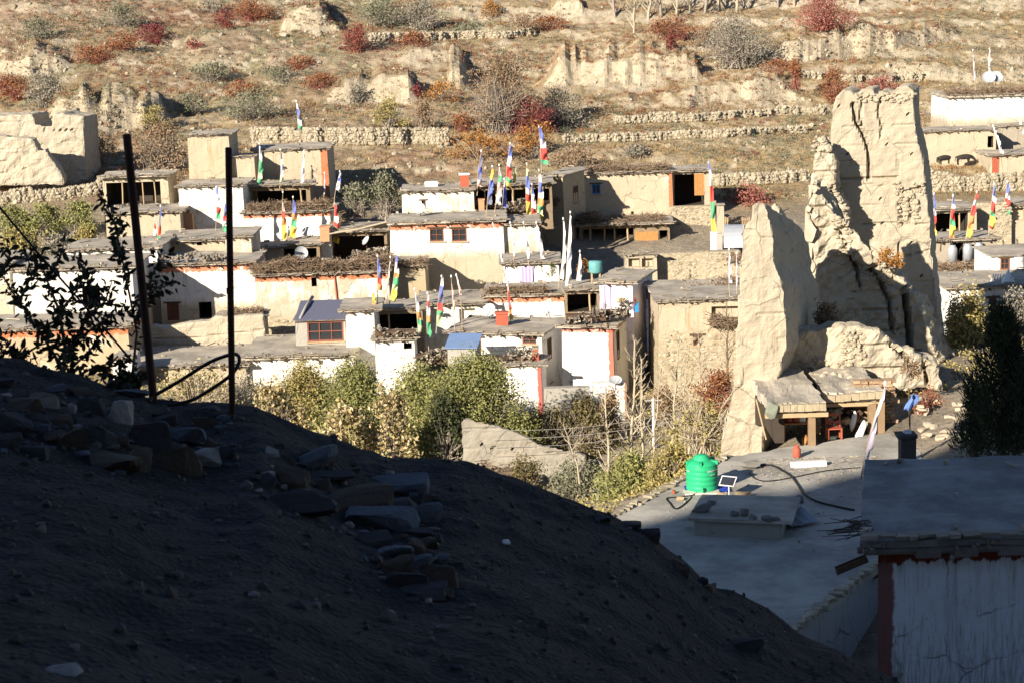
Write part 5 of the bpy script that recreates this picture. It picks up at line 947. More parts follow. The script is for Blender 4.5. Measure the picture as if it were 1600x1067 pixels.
FLAGS = [(338, 294, 336, 372, 139, 'bwwrg', 9, .0, .62, 'blue white red green flag beside the right rusty post before the streaked house'), (352, 318, 348, 372, 138.5, 'bkrwg', 8, .05, .8, 'short dark blue and red flag touching the right rusty post'), (251, 324, 247, 404, 134, 'bkrgy', 6, 0, .9, 'narrow hanging blue and red flag with yellow tail right of the left rusty post'), (242, 345, 239, 388, 136, 'rwwg', 7, .1, .8, 'small red and white flag at the left rusty post'),
 (442, 302, 441, 378, 140.5, 'proyy', 10, .2, .95, 'orange and yellow flag before the banded white house, left of a pair'), (458, 310, 452, 374, 140.2, 'bbogyy', 12, .05, .95, 'blue orange green yellow flag before the banded white house, right of a pair'), (523, 320, 521, 384, 140, 'rrwrgyy', 12, .0, .9, 'vivid red white green yellow flag at the dark yard shelter'), (531, 270, 522, 318, 143, 'sbws', 8, .02, .55, 'leaning pole with a small white and blue flag above the vivid red flag'),
 (405, 226, 401, 293, 151, 'swgglg', 9, .02, .92, 'faded green flag leftmost before the tan upper house'), (438, 236, 437, 290, 151, 'kssl', 6, 0, .9, 'faded grey thin flag in the middle before the tan upper house'), (475, 238, 470, 300, 150.5, 'vvss', 8, .0, .9, 'pale violet faded flag rightmost before the tan upper house'), (507, 272, 506, 312, 150, 'vs', 4, 0, .8, 'thin pale flag at the right corner of the tan upper house'), (463, 160, 467, 212, 158.5, 'wbkwg', 9, .02, .8, 'lone small white and blue flag above the upper stone wall'),
 (752, 238, 746, 300, 139, 'kkbkp', 9, .02, .85, 'dark faded flag leftmost over the crooked post loggia'), (769, 262, 760, 338, 137.5, 'ybbk', 10, .05, .75, 'yellow and dark blue flag left in the cluster over the loggia'), (780, 260, 773, 332, 138, 'sgppw', 10, .02, .8, 'faded grey and green flag in the middle of the loggia cluster'), (788, 282, 786, 342, 137, 'wbbbb', 9, .02, .7, 'white and blue flag lowest in the loggia cluster'),
 (797, 226, 791, 292, 140.5, 'bbvwrrgy', 11, .0, .98, 'tall blue white red green flag over the middle of the loggia'), (806, 262, 801, 300, 141, 'lyg', 5, 0, .8, 'little lime flag beside the tall blue white red green flag'), (842, 200, 846, 266, 146, 'bbvwrrg', 14, .0, .85, 'highest flag of all, blue red and green, behind the flag cluster'), (823, 258, 824, 344, 138, 'lbbwryyy', 12, .05, .97, 'tall blue white and yellow flag left of a bright pair beside the loggia'), (831, 290, 830, 345, 137.6, 'bwwr', 9, .05, .8, 'white and red flag tucked between the bright pair'), (842, 268, 838, 348, 137.4, 'wbbwogly', 13, .08, .97, 'tall blue orange and green flag right of a bright pair beside the loggia'),
 (1107, 256, 1113, 388, 145, 'bvwwwrrrrggggyyyy', 9, .0, .85, 'tall single straight blue white red green yellow flag before the timber loggia'),
 (770, 352, 788, 432, 127, 'wwvw', 6, .02, .85, 'thin white flag leaning right, leftmost before the two window house'), (797, 350, 803, 412, 126.5, 'wvw', 6, .02, .8, 'thin white flag, second from left by the cream wing'), (818, 350, 826, 410, 126.3, 'wwsw', 11, .05, .9, 'broad white flag, left of the red bundle over the lilac curtain'), (838, 350, 846, 418, 126, 'wsww', 9, .02, .8, 'white flag right above the lilac curtain'), (880, 344, 872, 452, 124, 'wwwww', 10, .02, .85, 'long white flag, left one of three by the barrel'), (891, 334, 883, 462, 121, 'wwwsww', 13, .02, .9, 'longest white flag, middle one of three by the barrel'), (906, 395, 898, 456, 120.5, 'wsww', 13, .02, .95, 'wide white flag, right one of three by the barrel'),
 (590, 402, 590, 474, 117, 'bbkro', 10, .02, .7, 'dark blue and orange flag above the grey cement house roof'), (610, 404, 602, 474, 117.2, 'spp', 4, .05, .9, 'bare pinkish pole flag between two bright flags above the porch'), (618, 398, 609, 470, 117, 'bswoglyy', 12, .03, .97, 'blue white orange yellow flag over the dark porch'), (582, 455, 582, 476, 115, 'yyo', 8, .1, .95, 'tiny yellow pennant on the white corner block roof'),
 (648, 454, 654, 520, 113, 'sswogl', 9, .02, .95, 'white orange green flag, left one above the firewood wall'), (668, 460, 670, 545, 111.5, 'prvwoggg', 9, .02, .75, 'pink white and long green flag beside the dark doorway'), (690, 434, 682, 514, 114.5, 'wbbkrgll', 13, .02, .95, 'blue white red green flag before the pale columned house'), (705, 434, 711, 520, 113, 'pp', 4, .1, .6, 'pole with a thin pink rag left of a pair before the pale columned house'), (713, 432, 722, 530, 112, 'wp', 4, .0, .3, 'leaning grey pole with a white tip before the white front house'), (793, 448, 798, 504, 112.5, 'prrkroy', 6, .0, .9, 'red and black narrow flag on the white front house roof'),
 (1139, 392, 1143, 492, 109, 'vvs', 8, .02, .5, 'lilac flag on a thin pole before the tall end-on ruin'), (1151, 398, 1153, 470, 109.5, 'vs', 4, .0, .7, 'narrow lilac flag half hidden at the edge of the end-on ruin'), (1459, 305, 1457, 378, 121, 'bbsroy', 7, .0, .85, 'leftmost flag of the right hand row, blue and orange, by the tower'), (1489, 308, 1484, 380, 120.7, 'bwrrgyyo', 11, .0, .92, 'blue white red green yellow flag, second in the right hand row'), (1526, 302, 1508, 384, 120.5, 'rvrrooyy', 11, .0, .85, 'leaning red and orange flag, third in the right hand row'), (1553, 290, 1545, 368, 124, 'bbwrrgyyr', 11, .0, .85, 'blue white red green yellow flag, fourth in the right hand row'), (1574, 286, 1567, 345, 126, 'bbwrrg', 11, .0, .8, 'blue white and red flag, rightmost in the right hand row'),
 (1520, 80, 1524, 138, 178, 'ss', 4, .1, .8, 'thin pale pole flag, left one above the high white house'), (1546, 78, 1545, 120, 178, 'ws', 5, .0, .9, 'white pole flag, right one above the high white house'), (1551, 198, 1566, 262, 163, 'wws', 9, .0, .65, 'white leaning flag before the brown door house'), (1590, 178, 1602, 224, 170, 'wws', 9, .0, .7, 'white flag at the right edge under the high white house')]
for q in FLAGS: pflag(*q)
pflag(1383, 602, 1345, 748, 62, 'swsvvsv', 15, .0, .93, 'long lilac grey flag leaning at the corner of the roof terrace', tip=True)
# ------------------------------------------------------------------ village clutter
def dish(px, py, Y, r_, label, tilt=35, az=-150):
    P = hit(px, py, Y, 4); o = thing('satellite_dish', P, label, 'satellite dish', 'satellite dishes on the roofs'); Rm = Matrix.Rotation(R(az+90), 4, 'Z') @ Matrix.Rotation(R(90-tilt), 4, 'X')
    c = Vector((0, 0, r_*1.15)); G().tube([(0, 0, -.1), tuple(c)], .03, 6).build('stand', M_rust, o)
    g = G(); g.lathe([(.001, 0), (r_*.4, r_*.03), (r_*.75, r_*.12), (r_, r_*.24), (r_*1.01, r_*.25), (r_*.98, r_*.235)], 22); b = g.build('bowl', M_dish, o, tuple(c), True); b.rotation_euler = Rm.to_euler()
    q = Rm @ Vector((0, -r_*.3, r_*.9)); e = Rm @ Vector((0, -r_*.95, r_*.2)); G().tube([tuple(c+e), tuple(c+q)], .018, 5).build('feed_arm', M_grey, o)
dish(657, 338, 135, .42, 'grey satellite dish on the roof below the cream upper storey', az=-120); dish(480, 372, 140.5, .38, 'satellite dish before the banded white house', az=-120); dish(471, 408, 135.5, .48, 'pale satellite dish leaning in the dark open store', tilt=15, az=-70); dish(765, 499, 113.5, .45, 'satellite dish beside the orange block on the white front house roof', az=-120); dish(573, 386, 136, .36, 'small satellite dish in the dark yard left of the big cream house')
dish(1545, 134, 177, .6, 'white round satellite dish, left one above the high white house', az=-100); dish(1556, 133, 177.4, .6, 'white round satellite dish, right one above the high white house', az=-80); dish(962, 606, 107, .36, 'grey upturned dish lying by the white yard wall', tilt=60, az=-90)
def block(name, px0, py0, px1, py1, Y, mat, label, cat, dep=.5, cap=None):
    P = at((px0+px1)/2, py1, Y); T = at((px0+px1)/2, py0, Y); w_ = (px1-px0)*Y/F; h_ = T.z-P.z; o = thing(name, P, label, cat); g = G(); g.box((0, dep/2, h_/2-.1), (w_, dep, h_+.2), jit=.03); g.build('body', mat, o)
    g = G(); g.box((0, dep/2, h_+.05), (w_*1.12, dep*1.15, .12), jit=.06); g.build('cap', cap or mat, o); return o
block('roof_chimney', 719, 274, 733, 293, 140.5, M_redp, 'red roof chimney with a white cap on the cream upper storey', 'chimney', cap=M_white); block('roof_chimney', 748, 314, 757, 332, 138.6, plain('faded_orange', (.48, .26, .15)), 'small orange chimney by the firewood parapet', 'chimney'); block('roof_chimney', 775, 491, 794, 506, 112.9, M_redp, 'orange red block on the roof of the white front house', 'chimney'); block('roof_chimney', 500, 356, 515, 374, 138.6, plain('faded_orange', (.48, .26, .15)), 'orange chimney block under the vivid red flag', 'chimney')
block('roof_chimney', 288, 336, 302, 360, 143.5, plain('faded_orange', (.48, .26, .15)), 'pale orange chimney pot with a plant on the left house roof', 'chimney'); block('red_post', 832, 546, 842, 562, 107.6, M_redp, 'short red post beside the firewood row', 'post', cap=M_roofd); block('white_crate', 1111, 366, 1120, 388, 143, M_white, 'white upright crate, left one before the grey metal vault', 'crate'); block('white_crate', 1121, 368, 1129, 388, 142.6, M_grey, 'pale crate, right one before the grey metal vault', 'crate')
block('white_bundle', 664, 287, 684, 293, 142, M_white, 'white sacks lying on the cream upper storey roof', 'sacks', dep=.6); block('flower_tin', 992, 476, 998, 483, 112.4, M_blue, 'blue flower tin on the ledge of the lilac trimmed house', 'flower pot', dep=.2)
shrub(972, 480, 22, 14, 'yellow', 'potted yellow flowers on the ledge of the lilac trimmed house', Y=112, name='potted_plant', cat='plant', nleaf=160, leaf=.08, sink=0); shrub(992, 477, 10, 10, 'red', 'red flowers in the blue tin', Y=112.4, name='potted_plant', cat='plant', nleaf=80, leaf=.06, sink=0); shrub(863, 432, 16, 20, 'green', 'green pot plant at the right end of the lilac curtain house', Y=124.5, name='potted_plant', cat='plant', nleaf=200, leaf=.08, sink=0); shrub(912, 424, 22, 20, 'orange', 'brown dry shrub by the green barrel', Y=121, nleaf=200, leaf=.09); shrub(295, 338, 10, 10, 'green', 'plant in the pale orange chimney pot', Y=143.7, name='potted_plant', cat='plant', nleaf=60, leaf=.1, sink=0)
def lathe_thing(name, px, py, Y, prof, mat, label, cat, n=18, hitit=True):
    P = hit(px, py, Y, 4) if hitit else at(px, py, Y); o = thing(name, P, label, cat); G().lathe(prof, n).build('body', mat, o, smooth=True); return o
o = lathe_thing('water_barrel', 931, 442, 118.5, [(.001, .62), (.38, .62), (.42, .7), (.43, 1.3), (.40, 1.36), (.001, 1.38)], M_teal, 'grey green barrel on a stand beside the lilac trimmed house', 'barrel')
for dx in (-.25, .25): G().box((dx, 0, .3), (.09, .5, .64)).build('leg', M_woodp, o)
for i, (px, py) in enumerate(((1488, 409), (1529, 405), (1512, 407))): lathe_thing('milk_can', px, py, 121.6, [(.001, 0), (.30, 0), (.31, .8), (.26, .92), (.2, .97), (.21, 1.05), (.001, 1.06)], M_tin, ('shiny metal can, leftmost in the open stores', 'dull metal can, rightmost in the open stores', 'dull metal can by the middle post of the open stores')[i], 'can', hitit=False)
# grey metal vault beside the picket fence
P = at(1131, 388, 140); o = thing('metal_vault', P, 'grey arched metal vault beside the end-on ruin', 'vault', rz=R(-8)); g = G(); n = 12; L = 2.6; rr = 1.6
for s in (0, 1):
    for i in range(n+1): a = math.pi*i/n; g.v.append((s*L, rr-rr*math.cos(a), rr*.95*math.sin(a)))
for i in range(n): g.f.append((i, i+1, n+2+i, n+1+i)); g.m.append(0)
g.f.append(tuple(range(n+1))); g.f.append(tuple(range(n+1, 2*n+2))[::-1]); g.m += [0, 0]; g.build('shell', M_tin, o)
o = thing('picket_fence', at(1130, 357, 149), 'pale wooden picket fence under the pink bush', 'fence')
for i in range(15):
    p = at(1131+i*2.9, 357, 149)-o.location; G().box((0, 0, .38), (.07, .04, .95+random.uniform(-.1, .1)), Matrix.Rotation(random.uniform(-.08, .08), 3, 'Y')).build('picket', M_woodp, o, tuple(p))
for zz in (.25, .6): p = at(1172, 357, 149)-o.location; G().box((p.x/2, .04, zz), (p.x+.1, .03, .06)).build('rail', M_woodp, o)
# blue roofed hut
P = at(700, 572, 107.2); o = thing('hut', P, 'small hut with a blue metal gable roof behind the round shrub', 'hut', rz=R(-10)); w_ = 1.6; d_ = 1.8; T = at(700, 542, 107.2); h_ = T.z-P.z
g = G(); g.box((w_/2, d_/2, h_/2), (w_, d_, h_)); g.build('wall', M_grey, o)
g = G(); q = [(-.15, -.15, h_-.02), (w_+.15, -.15, h_-.02), (w_+.15, d_*.9, h_+.5), (-.15, d_*.9, h_+.5)]; g.v = q+[(x, y, z-.05) for x, y, z in q]; g.f = [(0, 1, 2, 3), (7, 6, 5, 4), (0, 4, 5, 1), (1, 5, 6, 2), (2, 6, 7, 3), (3, 7, 4, 0)]; g.m = [0]*6; g.build('roof', M_bluetin, o)
# blue slate roof of the cement house (part of it)
g = G(); W_ = h17.w
for i in range(9):
    for j in range(5): g2 = G(); g2.box((0, 0, 0), (W_/9*1.0, .85, .04), Matrix.Rotation(R(9), 3, 'X'), 0, .03); g2.build('roof_slate', plain('blue_slate', (.135, .14, .20), .6, .3, 4), h17.root, (W_*(i+.5)/9, .15+j*.75, h17.H+.1+j*.11))
G().box((W_/2, 2, .0), (W_+.3, 4.4, .1)).build('roof_base', M_roofd, h17.root, (0, 0, h17.H)); G().tube([(.3, 0, .1), (.5, 2, .5), (.7, 4, .75)], [.07, .10, .11], 8).build('roof_kerb', M_grey, h17.root, (0, 0, h17.H), True)
# little white shrine, white rails
lathe_thing('white_shrine', 1575, 452, 106.8, [(.001, 0), (.55, 0), (.55, .12), (.42, .16), (.32, .6), (.3, .66), (.2, .7), (.14, .9), (.05, 1.05), (.001, 1.2)], M_white, 'little white shrine on the roof of the big white house', 'shrine', 16, False)
o = thing('rail_rack', at(1548, 446, 107.5), 'low white slanting rail rack beside the little white shrine', 'rack')
for i in range(6): p = at(1549+i*4, 446, 107.5)-o.location; G().box((p.x, 0, .3), (.06, .06, .7), Matrix.Rotation(R(20), 3, 'Y')).build('bar', M_white, o)
# utility pole and wires
o = thing('utility_pole', at(1022, 712, 98), 'thin white metal utility pole among the bare trees', 'pole'); G().tube([(0, 0, -1), (0, 0, (at(1022, 622, 98)-at(1022, 712, 98)).z)], .07, 8).build('shaft', M_white, o); zt = (at(1022, 622, 98)-at(1022, 712, 98)).z; G().box((0, 0, zt-.1), (.9, .06, .06)).build('crossarm', M_grey, o)
for i, (y0, y1) in enumerate(((672, 628), (684, 640), (698, 652))):
    a, b_ = at(722, y0, 90), at(1130, y1, 92); o = thing('power_line', a, ('thin power line, top one of three over the garden', 'thin power line, middle one of three over the garden', 'thin power line, bottom one of three over the garden')[i], 'wire'); G().tube([tuple((b_-a)*(k/8)-Vector((0, 0, .5*math.sin(math.pi*k/8)))) for k in range(9)], .011, 4).build('cable', M_grey, o)
# cattle
def skin_body(name, pts, edges, rad, mat, parent=None, sub=1):
    me = bpy.data.meshes.new(name); me.from_pydata(pts, edges, []); o = bpy.data.objects.new(name, me); COL.objects.link(o); o.modifiers.new('s', 'SKIN'); s = o.modifiers.new('u', 'SUBSURF'); s.levels = s.render_levels = sub
    for v, r_ in zip(me.skin_vertices[0].data, rad): v.radius = r_ if isinstance(r_, tuple) else (r_, r_)
    me.skin_vertices[0].data[0].use_root = True; dg = bpy.context.evaluated_depsgraph_get(); dg.update(); m2 = bpy.data.meshes.new_from_object(o.evaluated_get(dg)); bpy.data.objects.remove(o); m2.name = name; m2.materials.append(mat); m2.polygons.foreach_set('use_smooth', [True]*len(m2.polygons)); return link(name, m2, parent)
def cow(px, py, Y, label, rz, s=1.0, mat=M_black, low=0):
    P = hit(px, py, None); o = thing('cow', P, label, 'cow', None, rz); z = .95-low
    pts = [(-.55, 0, z), (0, 0, z-.04), (.5, 0, z+.06), (.8, 0, z-.05), (1.05, 0, z-.28), (1.22, 0, z-.5)]; e = [(0, 1), (1, 2), (2, 3), (3, 4), (4, 5)]; rd = [.28, .33, .32, .2, .15, .1]
    for bx, b0 in ((-.58, 0), (.45, 2)):
        for sy in (-.18, .18):
            k = len(pts)
            pts += [(bx, sy, z-.25), (bx-(.07 if bx < 0 else -.02), sy, .45), (bx-(.01 if bx < 0 else 0), sy, .03)]; e += [(b0, k), (k, k+1), (k+1, k+2)]; rd += [.14, .075, .06]
    k = len(pts); pts += [(-.86, 0, z-.05), (-.92, 0, z-.55)]; e += [(0, k), (k, k+1)]; rd += [.05, .04]
    skin_body('body', [tuple(c*s for c in p) for p in pts], e, [r_*s for r_ in rd], plain('black_hide', (.03, .026, .024), .8, .3, 4), o)
    g = G()
    for sy in (-1, 1): g.tube([tuple(c*s for c in (1.0, sy*.1, z-.15)), tuple(c*s for c in (1.02, sy*.25, z-.06)), tuple(c*s for c in (1.05, sy*.26, z+.08))], [.03*s, .025*s, .008*s], 5)
    g.build('horns', M_grey, o)
cow(1506, 259, 165, 'black cow standing with its head down, right of two below the tan house', 0, .85); cow(1475, 257, 165, 'black cow seen low to the ground, left of two below the tan house', R(12), .78, low=.12)
# ------------------------------------------------------------------ the roof terrace: tank, panel, hoses
P = on_z(1097, 764, ZT); o = thing('water_tank', P, 'bright green plastic water tank standing on a blue sheet', 'water tank'); M_tank = plain('green_plastic', (.025, .40, .18), .45, .14, 3, bmp=0); rt_ = .54
prof = [(.001, .02), (rt_*.98, .02)]
for i in range(5): z0 = .06+i*.165; prof += [(rt_, z0), (rt_, z0+.13), (rt_*.985, z0+.143), (rt_*.985, z0+.155)]
prof += [(rt_, .89), (rt_, .93), (rt_*.93, .99), (rt_*.62, 1.05), (rt_*.5, 1.07)]; G().lathe(prof, 40).build('body', M_tank, o, smooth=True)
G().lathe([(rt_*.52, 1.04), (rt_*.52, 1.13), (rt_*.40, 1.16), (rt_*.40, 1.19), (rt_*.34, 1.22), (.001, 1.235)], 28).build('lid', M_tank, o, smooth=True)
for an in (-160, -100, -25, 40, 110): a = R(an); g = G(); g.box((0, 0, 0), (.26, .1, .11), Matrix.Rotation(a, 3, 'Z'), 0, .1); g.build('lug', M_tank, o, (math.cos(a)*rt_*.83, math.sin(a)*rt_*.83, 1.0))
g = G(); g.tube([(0, -rt_*.9, .16), (0, -rt_-.1, .16)], .028, 8); g.tube([(0, -rt_-.08, .22), (0, -rt_-.08, .05)], .022, 8); g.build('tap', M_black, o)
def bent_text(body, size, ang0, z):
    cu = bpy.data.curves.new('t', 'FONT'); cu.body = body; cu.size = size; cu.extrude = .001; ob = bpy.data.objects.new('t', cu); COL.objects.link(ob); dg = bpy.context.evaluated_depsgraph_get(); dg.update(); me = bpy.data.meshes.new_from_object(ob.evaluated_get(dg)); bpy.data.objects.remove(ob)
    for v in me.vertices: a = ang0+v.co.x/rt_; q = rt_+.004+v.co.z; v.co = (math.cos(a)*q, math.sin(a)*q, z+v.co.y)
    me.materials.clear(); me.materials.append(M_white); me.name = 'lettering'; link('lettering', me, o)
bent_text('GREEN', .085, R(-76), .72); bent_text('TECH', .075, R(-46), .735); bent_text('TANK 1000', .045, R(-66), .60); bent_text('TECH', .07, R(-166), .70)
r = thing('blue_sheet', P, 'crumpled blue plastic sheet under the green tank', 'sheet'); V = []; Fq = []
for i in range(15):
    for j in range(9): x = -.58+i*1.5/14; y = -.52+j*1.0/8; V.append((x, y, .012+.10*max(0, x-.35)*abs(math.sin(i*2.1+j*1.3))+.02*random.random()))
for i in range(14):
    for j in range(8): Fq.append((i*9+j, (i+1)*9+j, (i+1)*9+j+1, i*9+j+1))
link('sheet', mesh_np('sheet', np.array(V), np.array(Fq), plain('blue_plastic', (.02, .06, .42), .5, .2, 4, bmp=0), smooth=False), r); g = G(); g.box((-.05, -.45, .02), (1.25, .5, .05), None, 0, .05); tag(g.build('white_slab', plain('pale_slab', (.6, .56, .5)), None, P), 'pale cloth strip at the foot of the green tank', 'cloth')
P = on_z(1139, 776, ZT); o = thing('solar_panel', P, 'small tilted solar panel on a white post beside the green tank', 'solar panel'); G().tube([(0, 0, -.05), (0, 0, .5)], .022, 8).build('post', M_white, o)
Rm = Matrix.Rotation(R(-28), 3, 'Z') @ Matrix.Rotation(R(38), 3, 'X'); g = G(); g.box((0, 0, 0), (.50, .03, .03), None); fr = G()
for c, s in (((0, .19, 0), (.54, .03, .03)), ((0, -.19, 0), (.54, .03, .03)), ((.255, 0, 0), (.03, .35, .03)), ((-.255, 0, 0), (.03, .35, .03))): fr.box(Rm @ Vector(c), s, Rm)
fr.build('frame', M_white, o, (-.03, 0, .55)); g = G(); g.box((0, 0, 0), (.48, .35, .015), Rm); g.build('cells', plain('solar_cells', (.03, .035, .05), .25, .1, 8, bmp=0), o, (-.03, 0, .55))
def stone(px, py, w_, h_, label, mat, z=ZT, name='stone', dz=0):
    p = on_z(px, py, z) if not isinstance(z, Vector) else z; k = p.y/F; v, f = big_rock(); V = v*[w_*k/2, w_*k*.38, h_*k*.55]; o = link(name, mesh_np(name, V, f, mat), None, p+Vector((0, 0, h_*k*.4+dz))); o.rotation_euler = (0, 0, random.uniform(-.3, .3)); return tag(o, label, 'stone')
_bico = None
def big_rock(p=.42):
    global _bico
    if _bico is None: bm = bmesh.new(); bmesh.ops.create_icosphere(bm, subdivisions=3, radius=1); _bico = (np.array([q.co[:] for q in bm.verts]), np.array([[q.index for q in fc.verts] for fc in bm.faces])); bm.free()
    v, f = _bico; s = RNG.uniform(-50, 50, 3); q = np.sign(v)*np.abs(v)**p; q = q/np.maximum(1e-6, np.abs(q).max(1, keepdims=True))**.35
    for _ in range(9):      # chop a few flat facets
        nrm = unit(1)[0]; dd = q@nrm; lim = RNG.uniform(.55, .88); q = q-np.clip(dd-lim, 0, None)[:, None]*nrm
    return q*(1+.14*fbm(v+s, 1.1, 2, 13)[:, None]+.07*fbm(v+s, 5, 2, 14)[:, None]), f
M_sgrey = plain('grey_stone', (.19, .18, .165), .9, .3, 6, bmp=.6); M_stan = plain('tan_stone', (.36, .28, .18), .9, .25, 6)
stone(1128, 779, 20, 13, 'squared tan stone at the foot of the solar panel', M_stan); stone(1160, 776, 32, 10, 'flat tan stone right of the solar panel', M_stan); stone(1064, 781, 14, 7, 'small pale brick under the hose', M_stan); stone(1053, 771, 8, 7, 'little reddish brick left of the green tank', M_redp)
for px, py, w_, h_, lab in ((1096, 800, 30, 16, 'large dark stone at the left corner of the hatch'), (1112, 788, 22, 9, 'flat dark stone behind the hatch corner stone'), (1147, 806, 18, 11, 'dark stone on the hatch edge, first of the middle row'), (1163, 806, 17, 13, 'dark round stone on the hatch edge, second of the middle row'), (1178, 811, 16, 8, 'small dark stone on the hatch edge, third of the middle row'), (1196, 813, 20, 9, 'dark stone on the hatch edge, fourth of the middle row'), (1212, 813, 17, 8, 'dark stone on the hatch edge at the right end of the row')): stone(px, py, w_, h_, lab, M_sgrey, z=ZT+.6)
stone(1221, 783, 11, 9, 'small grey stone behind the hatch beside a round one', M_sgrey); stone(1246, 785, 18, 13, 'round grey stone with a hollow behind the hatch', M_sgrey); stone(1172, 731, 30, 12, 'dark sack like lump in the shade of the tank', M_sgrey)
P = on_z(1236, 828, ZT); o = thing('roof_sheet', P, 'corrugated metal sheet propped over the end of the hatch', 'metal sheet', rz=R(28)); V = []; nq = 36
for i in range(nq+1):
    x = i*1.15/nq
    for y in (0, .95): V.append((x, y, .12+y*.28+.022*math.sin(i*1.9)))
link('sheet', mesh_np('sheet', np.array(V), np.array([[2*i, 2*i+2, 2*i+3, 2*i+1] for i in range(nq)]), M_tin), o); G().box((.57, .5, .02), (1.1, .08, .3), Matrix.Rotation(0, 3, 'Z')).build('batten', M_woodd, o)
def hose(label, pts, rad, z=ZT, name='hose', mat=M_black):
    P = [on_z(px, py, z)+Vector((0, 0, rad+.005)) for px, py in pts]; n = len(P); q = []
    for i in range(n-1):
        p0, p1, p2, p3 = P[max(0, i-1)], P[i], P[i+1], P[min(n-1, i+2)]
        for k in range(8): t_ = k/8; q.append(.5*((2*p1)+(p2-p0)*t_+(2*p0-5*p1+4*p2-p3)*t_*t_+(3*p1-p0-3*p2+p3)*t_**3))
    q.append(P[-1]); o = thing(name, q[0], label, 'hose'); G().tube([tuple(v-q[0]) for v in q], rad, 6).build('pipe', mat, o, smooth=True)
hose('thin black hose looped on the terrace left of the tank', [(1093, 768), (1082, 774), (1060, 777), (1042, 779), (1046, 786), (1054, 795), (1064, 792), (1078, 780), (1080, 776)], .022)
hose('long black pipe snaking across the terrace from shed to shaded house', [(1176, 728), (1205, 728), (1222, 736), (1236, 745), (1246, 758), (1256, 772), (1276, 784), (1306, 792), (1335, 798)], .035); hose('thin black cable curving over the terrace to the leaning flag', [(1170, 738), (1180, 748), (1200, 752), (1240, 746), (1290, 736), (1344, 731)], .02)
n = 420; u_, v_ = RNG.random(n), RNG.random(n); A_ = [np.array(on_z(px, py, ZT)) for px, py in ((1010, 812), (1150, 722), (1360, 722), (1330, 880))]
C = A_[0]*((1-u_)*(1-v_))[:, None]+A_[1]*((1-u_)*v_)[:, None]+A_[2]*(u_*v_)[:, None]+A_[3]*(u_*(1-v_))[:, None]; S = RNG.gamma(1.5, .012, (n, 1)).clip(.008, .07)*RNG.uniform(.6, 1.2, (n, 3))
tag(link('terrace_grit', rocks_mesh('terrace_grit', C, S, M_litter)), 'small grit and chips lying over the roof terrace', None, None, 'stuff')
n = 520; u_, v_ = RNG.random(n), RNG.random(n)**2; Q_ = [np.array(on_z(px, py, ZT)) for px, py in ((1195, 718), (1375, 712), (1160, 760), (1345, 750))]
A = Q_[0]*((1-u_)*(1-v_))[:, None]+Q_[1]*(u_*(1-v_))[:, None]+Q_[2]*((1-u_)*v_)[:, None]+Q_[3]*(u_*v_)[:, None]+[0, 0, .02]; d_ = RNG.normal(0, 1, (n, 3))*[1, 1, .05]; d_ *= (RNG.uniform(.04, .2, n)/np.linalg.norm(d_, axis=1))[:, None]
tag(link('straw_litter', stick_mesh('straw_litter', A, A+d_, .008, .006, M_litter)), 'straw and splinters littering the terrace before the shed', None, None, 'stuff')
# ------------------------------------------------------------------ things in the kitchen shed
def shp(px, py): return on_z(px, py, ZT)
P = at(1245, 716, 70.6); P.z = ZT; o = thing('table', P, 'rough orange wood table under the shed roof', 'table'); G().box((0, 0, .58), (1.1, .55, .05)).build('tabletop', M_orange, o)
for sx in (-.46, .46):
    for sy in (-.2, .2): G().tube([(sx*1.1, sy, 0), (sx, sy, .56)], .035, 6).build('leg', M_orange, o)
T0 = P.copy()
for dx, mt, lab, cat, pr in ((-.3, M_redp, 'red pot on the table in the shed', 'pot', [(.001, 0), (.1, 0), (.13, .1), (.08, .18), (.001, .19)]), (-.02, M_redp, 'red kettle in the middle of the shed table', 'kettle', [(.001, 0), (.12, 0), (.13, .15), (.06, .24), (.001, .25)]), (.2, M_white, 'white container at the right of the shed table', 'container', [(.001, 0), (.14, 0), (.14, .2), (.1, .26), (.001, .26)])):
    q = thing(cat, T0+Vector((dx, -.05, .605)), lab, cat); G().lathe(pr, 14).build('body', mt, q, smooth=True); G().lathe([(.001, .26), (.03, .26), (.02, .3), (.001, .3)], 8).build('knob', M_black, q)
P = shp(1245, 714); o = thing('gas_cylinder', P, 'red gas cylinder standing before the shed table', 'gas cylinder'); G().lathe([(.001, 0), (.13, 0), (.15, .05), (.15, .3), (.1, .38), (.04, .4), (.001, .4)], 18).build('body', M_redp, o, smooth=True); G().lathe([(.09, .37), (.09, .46), (.08, .46), (.08, .37)], 14).build('collar', M_redp, o)
P = at(1303, 716, 70.2); P.z = ZT; o = thing('chair', P, 'small orange wooden chair frame in front of the shed', 'chair')
for sx in (-.25, .25): G().box((sx, .2, .45), (.06, .06, .9)).build('leg', M_redp, o); G().box((sx, -.2, .2), (.06, .06, .4)).build('leg', M_redp, o)
for zz in (.88, .6): G().box((0, .2, zz), (.44, .05, .07)).build('backrest', M_redp, o)
G().box((0, 0, .42), (.56, .46, .04)).build('seat', M_redp, o)
def sack(px, py, w_, h_, Y, label, mat, lean=0):
    P = at(px, py, Y); k = P.y/F; v, f = big_rock(.8); o = link('sack', mesh_np('sack', v*[w_*k/2, w_*k*.35, h_*k/2], f, mat, smooth=True), None, P+Vector((0, 0, h_*k*.45))); o.rotation_euler = (0, lean, 0); return tag(o, label, 'sack')
M_sack = plain('sack_cloth', (.58, .54, .48), .9, .2, 4); M_lsack = plain('lilac_bag', (.55, .48, .66), .8, .2, 4)
